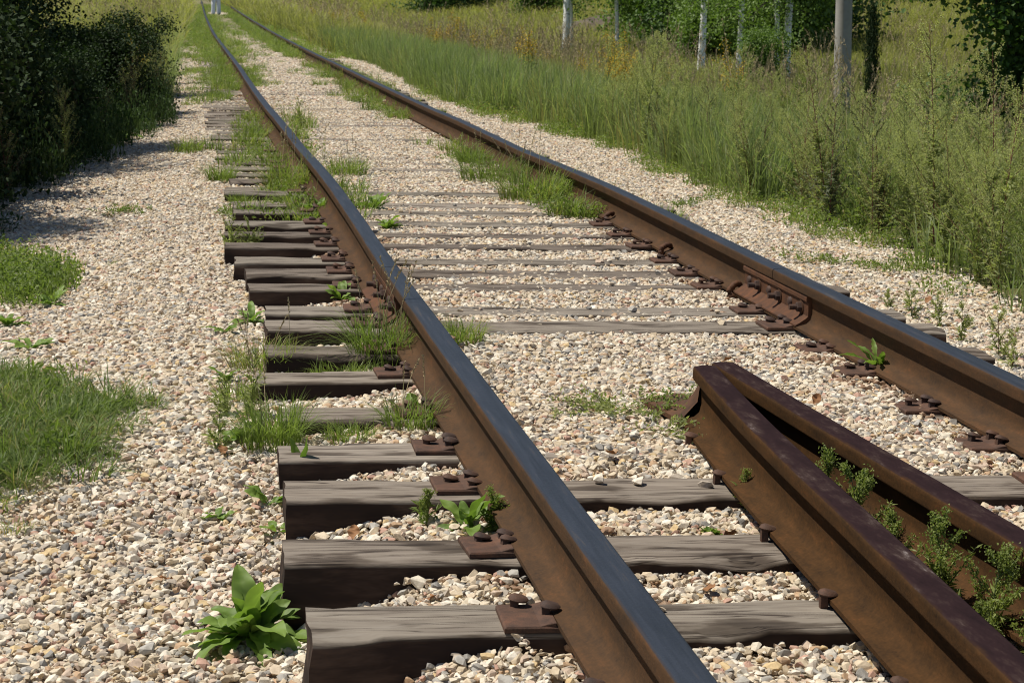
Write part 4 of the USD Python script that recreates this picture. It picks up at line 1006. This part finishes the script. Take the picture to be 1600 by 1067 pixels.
# ------------------------------------------------------------------ tall weeds on the bank
mug = Kind('mugwort', 'mugwort', [mugwort(1.35, 501, 26), mugwort(1.2, 502, 28, spread=.36), mugwort(1.5, 503, 30, spread=.36), mugwort(1.1, 504, 22, red=False), mugwort(1.1, 505, 38, leaf='mug_dark', head='mug_grey', spread=.36, bloom=.7), mugwort(1.35, 506, 36, red=False, spread=.40, bloom=2.2, leafy=.35), mugwort(1.2, 507, 34, spread=.38, bloom=2.2, leafy=.4), mugwort(1.0, 508, 30, red=False, leaf='grass', head='fleabane', spread=.4, leafy=.6)])
BIG = [(3.86, 9.75, .82, 0, 'tall mugwort with red stems standing foremost on the gravel shoulder'), (3.98, 10.15, .78, 2, 'mugwort just behind the red-stemmed foremost one'), (3.94, 12.75, .72, 4, 'darkest bushy mugwort at the gravel edge in front of the concrete pole'), (4.08, 12.2, .76, 4, 'dark mugwort just nearer than the darkest one, brown stem showing'),
       (3.98, 11.0, .86, 2, 'tallest pale mugwort with a brown bare stem, tip high above the others'), (4.02, 14.7, .55, 4, 'dark mugwort where the weed bank meets the tall grass'), (4.06, 15.4, .5, 4, 'second dark mugwort at the edge of the tall grass')]
for x, y, s, v, l in BIG:
    mug.put(v, at(x, y, rv.uniform(0, 6.28), s), l)
for k in range(200):
    y = 8.6 + 12.5 * rv.random() ** 1.35; x = float(edge_right(y)) - .02 + 1.9 * rv.random() ** 1.3
    mug.put(int(rv.choice([0, 1, 2, 3, 4, 5, 5, 5, 6, 6, 6, 7, 7])), at(x, y, rv.uniform(0, 6.28), rv.uniform(.42, .68) * (1.25 if rv.random() < .12 else 1), (rv.normal(0, .11), rv.normal(0, .11))), 'mugwort in the thick weed bank beside the gravel', 'mugworts massed in the weed bank')
for k in range(54):
    y = rv.uniform(14.5, 44); x = float(edge_left(y)) - .02 - 1.0 * rv.random() ** 1.3
    mug.put(4 if k % 3 else int(rv.integers(0, 5)), at(x, y, rv.uniform(0, 6.28), rv.uniform(.45, .7), (rv.normal(0, .06), rv.normal(.04, .06))), 'weed in the shaded strip between path and trees', 'weeds in the shaded strip by the path')
gold = Kind('goldenrod', 'goldenrod', [goldenrod(.95, 511), goldenrod(1.05, 512), goldenrod(.85, 513)])
for k in range(46):
    y = rv.uniform(20, 52) if k < 38 else rv.uniform(55, 80); x = float(edge_right(y)) + rv.uniform(.7, 4.5)
    gold.put(int(rv.integers(0, 3)), at(x, y, rv.uniform(0, 6.28), rv.uniform(.8, 1.15)), 'yellow flowering goldenrod in the tall grass beyond the track', 'goldenrods in the tall grass')
for k, (y, dx, l) in enumerate(((27, .3, 'yellow goldenrod at the front of the shaded strip by the path'), (30, .45, 'second yellow goldenrod behind the first at the shaded strip'), (48, .8, 'yellow goldenrods catching light far along the shaded strip'))):
    gold.put(k, at(float(edge_left(y)) - dx, y, k, .8), l)

# ------------------------------------------------------------------ trees, pole, bank, person
birch = Kind('birch_tree', 'birch', [tree(9.5, 601, 'birch_bark', 'birch_leaf', r0=.085, base=1.9, reach=1.4, nbr=52, per=5, leaves=28, lsize=.085, droop=.8, clump=.25), tree(8.5, 602, 'birch_bark', 'birch_leaf', r0=.066, base=1.7, reach=1.25, nbr=48, per=5, leaves=28, lsize=.085, droop=.7, clump=.24)])
for (x, y, s, v, l) in [(12.13, 68.1, 1.25, 0, 'thick white birch trunk standing apart at the end of the birch row'), (12.6, 69.6, 1.0, 1, 'thin birch just behind the thick apart-standing trunk'), (13.7, 67.4, 1.0, 1, 'birch before the earth bank, trunk half hidden by shade'), (12.95, 53.2, 1.0, 0, 'birch with a short bright trunk under dense low leaves'),
                        (13.05, 49.8, .95, 1, 'slim birch in the middle of the row, crown hanging low'), (13.05, 46.6, .85, 1, 'thinner trunk of the close pair of birches beside the pole'), (13.32, 46.6, .95, 0, 'curved white trunk of the close pair of birches beside the pole')]:
    birch.put(v, at(x, y, rv.uniform(0, 6.28), s), l)
THICK = []
for k in range(13):
    y = rv.uniform(58, 76); x = y * rv.uniform(.219, .297)
    if x < y * .235: y += 8; x += 1.7
    THICK.append((x, y))
bush = Kind('bush', 'bush', [tree(3.0, 611, 'bark', 'alder_leaf', r0=.05, base=.15, reach=1.4, nbr=40, per=6, leaves=56, lsize=.085, droop=.25, stems=4, clump=.22), tree(2.6, 612, 'bark', 'birch_leaf', r0=.05, base=.1, reach=1.3, nbr=40, per=6, leaves=56, lsize=.1, droop=.3, stems=4, clump=.25)])
for k, (x, y) in enumerate(THICK):
    bush.put(1 if k % 3 else 0, at(x, y, rv.uniform(0, 6.28), rv.uniform(1.3, 2.0)), 'dense green growth filling the thicket behind the white birch trunks', 'thicket behind the birches')
alder = thing('alder_bush', 'dark round-leaved bush hanging over the weeds on the weed bank side', 'bush', at(9.95, 23.5, .4, .85))
tree(4.6, 613, 'bark', 'alder_leaf', r0=.07, base=.55, reach=2.0, nbr=120, per=8, leaves=80, lsize=.082, droop=.5, stems=4, clump=.24, leafw=.95)(alder)
for (x, y, s, v, l) in [(13.3, 118, 1.9, 0, 'dark bush high up where the meadow meets the far track'), (16.2, 119, 1.7, 0, 'second dark bush beside it at the top of the meadow'), (17.2, 104, 1.1, 1, 'light green bush at the far meadow edge'), (12.5, 45.3, .55, 1, 'low leafy bush between birch pair and pole'), (15.4, 62, 1.0, 1, 'leafy bush under the birches'), (16.6, 66, 1.1, 0, 'dark bush in the shade under the birches'), (14.5, 58.5, .8, 1, 'small bush at the foot of the shaded thicket'),
                        (30, 90, 1.6, 1, 'bush on the far slope beyond the meadow, to the side of the alder'), (22, 104, 1.8, 0, 'bush at the top of the far slope above the pole')]:
    bush.put(v, at(x, y, rv.uniform(0, 6.28), s), l)
narrow_growth = thing('narrow_shrub', 'narrow dark leafy growth standing close behind the concrete pole', 'shrub', at(9.65, 29.5, 0, (.2, .2, .85)))  # narrow upright form in very dark leaves close behind the pole
tree(2.6, 620, 'bark', 'dark_leaf', r0=.06, base=.1, reach=.75, nbr=44, per=4, leaves=50, lsize=.08, droop=.2, clump=.16)(narrow_growth)
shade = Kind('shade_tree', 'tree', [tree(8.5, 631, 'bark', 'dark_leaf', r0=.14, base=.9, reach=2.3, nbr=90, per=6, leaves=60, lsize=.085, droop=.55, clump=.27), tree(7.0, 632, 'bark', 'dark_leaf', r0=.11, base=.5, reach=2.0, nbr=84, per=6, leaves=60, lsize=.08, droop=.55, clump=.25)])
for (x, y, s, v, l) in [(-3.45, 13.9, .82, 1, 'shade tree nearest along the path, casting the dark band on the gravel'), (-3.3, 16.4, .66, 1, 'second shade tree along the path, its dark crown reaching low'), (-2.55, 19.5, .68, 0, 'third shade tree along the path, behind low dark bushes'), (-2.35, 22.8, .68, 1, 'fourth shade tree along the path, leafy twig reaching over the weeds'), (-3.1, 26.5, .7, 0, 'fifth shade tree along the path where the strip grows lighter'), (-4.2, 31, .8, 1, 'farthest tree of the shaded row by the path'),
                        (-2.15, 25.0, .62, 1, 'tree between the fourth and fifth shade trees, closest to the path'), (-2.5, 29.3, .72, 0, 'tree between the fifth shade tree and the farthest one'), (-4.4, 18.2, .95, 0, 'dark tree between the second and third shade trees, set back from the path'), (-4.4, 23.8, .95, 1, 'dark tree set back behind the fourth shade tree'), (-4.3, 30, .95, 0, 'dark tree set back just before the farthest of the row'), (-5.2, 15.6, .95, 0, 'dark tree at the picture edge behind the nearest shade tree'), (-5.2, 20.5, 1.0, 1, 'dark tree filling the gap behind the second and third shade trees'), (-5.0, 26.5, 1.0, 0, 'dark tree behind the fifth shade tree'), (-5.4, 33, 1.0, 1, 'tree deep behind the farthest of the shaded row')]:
    shade.put(v, at(x, y, rv.uniform(0, 6.28), s), l)

low = Kind('undergrowth_bush', 'bush', [tree(1.9, 641, 'bark', 'dark_leaf', r0=.03, base=.05, reach=.9, nbr=40, per=5, leaves=46, lsize=.07, droop=.3, stems=4, clump=.18)])  # undergrowth darkness comes from a leaf colour with shade painted in
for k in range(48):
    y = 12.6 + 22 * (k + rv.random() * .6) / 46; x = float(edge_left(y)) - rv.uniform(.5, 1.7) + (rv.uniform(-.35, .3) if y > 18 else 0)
    low.put(0, at(x, y, rv.uniform(0, 6.28), rv.uniform(.26, .62) if y > 18 else rv.uniform(.5, .95)), 'leafy bush under the path-side trees, shade painted into its leaf colour', 'shaded undergrowth by the path')
pole = thing('concrete_pole', 'round grey concrete pole rising from the weeds before the birches', 'pole', at(8.15, 26.0))
z = np.linspace(-.3, 9.0, 12)
part('shaft', tube(np.stack([0 * z, 0 * z, z], 1), .112 - .004 * z, 28), M['concrete'], pole, smooth=30)
part('base_ring', tube([(0, 0, -.3), (0, 0, .12), (0, 0, .125)], [.15, .15, .125], 24), M['concrete'], pole, smooth=30)

bv = np.stack(np.meshgrid(np.linspace(0, 1, 60), np.linspace(0, 1, 14), indexing='ij'), -1).reshape(-1, 2)
bx = 14.9 + 4.5 * bv[:, 0]; by = 86 - 4 * bv[:, 0] + 4.5 * (bv[:, 1] - .5); hh = np.sin(np.pi * bv[:, 1]) ** .6 * 1.05 * np.sin(np.pi * np.clip(bv[:, 0], .02, .98)) ** .35
bz = ground(bx, by) - .08 + hh * (.85 + .5 * (meshkit.fbm(np.stack([bx * .9, by * .9, 0 * bx], 1), 4, 3) - .5))
i, j = np.meshgrid(np.arange(59), np.arange(13), indexing='ij')
f = np.stack([i * 14 + j, (i + 1) * 14 + j, (i + 1) * 14 + j + 1, i * 14 + j + 1], -1).reshape(-1, 4)
tag(part('earth_bank', (np.stack([bx, by, bz], 1), f), M['earth'], smooth=True), 'bare brown earth bank behind the first birches', 'earth bank', kind='structure')

# ------------------------------------------------------------------ the person far down the track
import manifold3d as m3
def limb(a, b, ra, rb, seg=20):
    def ball(p, r): return m3.Manifold.sphere(r, seg).translate([float(q) for q in p])
    return m3.Manifold.batch_hull([ball(a, ra), ball(b, rb)])
def flesh(pairs, edge=.03, it=8):
    m = m3.Manifold.batch_boolean([limb(*p) for p in pairs], m3.OpType.Add).refine_to_length(edge)
    q = m.to_mesh(); tm = trimesh.Trimesh(q.vert_properties[:, :3], q.tri_verts, process=True)
    trimesh.smoothing.filter_taubin(tm, iterations=it)
    return np.array(tm.vertices), np.array(tm.faces)
per = thing('person', 'person in loose white trousers walking between the rails far off', 'person', at(1.72, 104.8, .1))
hipL, hipR, knL, knR, anL, anR = (-.10, 0, .92), (.10, 0, .92), (-.135, -.06, .50), (.125, .05, .50), (-.15, -.03, .09), (.135, .12, .10)
shL, shR, elL, elR, wrL, wrR = (-.19, 0, 1.42), (.19, 0, 1.42), (-.25, .03, 1.14), (.25, -.03, 1.14), (-.25, -.08, .90), (.25, .06, .90)
B = [(hipL, knL, .085, .058), (hipR, knR, .085, .058), (knL, anL, .058, .04), (knR, anR, .058, .04), ((-.07, 0, .95), (.07, 0, .95), .12, .12), ((0, 0, .95), (0, 0, 1.2), .13, .125), ((-.06, 0, 1.2), (.06, 0, 1.2), .11, .11), ((-.1, 0, 1.36), (.1, 0, 1.36), .10, .10),
     ((0, 0, 1.2), (0, 0, 1.36), .12, .12), (shL, elL, .055, .042), (shR, elR, .055, .042), (elL, wrL, .042, .028), (elR, wrR, .042, .028), ((-.1, 0, 1.4), shL, .07, .058), ((.1, 0, 1.4), shR, .07, .058), ((0, 0, 1.42), (0, -.015, 1.55), .06, .055),
     ((0, 0, 1.66), (0, -.02, 1.60), .092, .07), ((0, .01, 1.67), (0, 0, 1.70), .09, .08), ((0, -.10, 1.635), (0, -.085, 1.66), .014, .010), ((-.092, 0, 1.635), (-.092, .005, 1.665), .012, .015), ((.092, 0, 1.635), (.092, .005, 1.665), .012, .015)]
for w, s in ((wrL, -1), (wrR, 1)):
    w = np.array(w); palm = w + [0, -.012, -.085]
    B.append((w, palm, .026, .034))
    for q, (l, o) in enumerate(((.075, -.026), (.085, -.009), (.08, .009), (.062, .025))):
        k = palm + [0, o, -.022]; B.append((k, k + [-s * .008, 0, -l * .55], .0095, .0085)); B.append((k + [-s * .008, 0, -l * .55], k + [-s * .025, 0, -l], .0085, .007))
    B.append((w + [0, -.02, -.04], w + [-s * .01, -.055, -.085], .012, .010)); B.append((w + [-s * .01, -.055, -.085], w + [-s * .014, -.062, -.11], .010, .008))
part('body', flesh(B, .02, 6), M['skin'], per, smooth=True)
part('trousers', flesh([((-.075, 0, .96), (.075, 0, .96), .135, .135), ((-.09, 0, .90), knL, .115, .098), ((.09, 0, .90), knR, .115, .098), (knL, anL, .098, .098), (knR, anR, .098, .098)], .03), M['white_cloth'], per, smooth=True)
part('shirt', flesh([((0, 0, 1.0), (0, 0, 1.22), .15, .145), ((-.06, 0, 1.22), (.06, 0, 1.22), .13, .13), ((-.1, 0, 1.35), (.1, 0, 1.35), .12, .12), ((-.1, 0, 1.4), shL, .085, .072), ((.1, 0, 1.4), shR, .085, .072), (shL, (-.235, .02, 1.22), .072, .062), (shR, (.235, -.02, 1.22), .072, .062)], .03), M['grey_cloth'], per, smooth=True)
part('hair', flesh([((0, .02, 1.70), (0, .035, 1.64), .097, .085)], .03), M['hair'], per, smooth=True)
for a in (anL, anR):
    a = np.array(a); part('shoe', flesh([(a + [0, .04, -.035], a + [0, -.13, -.05], .045, .038)], .02), M['shoe'], per, smooth=True)
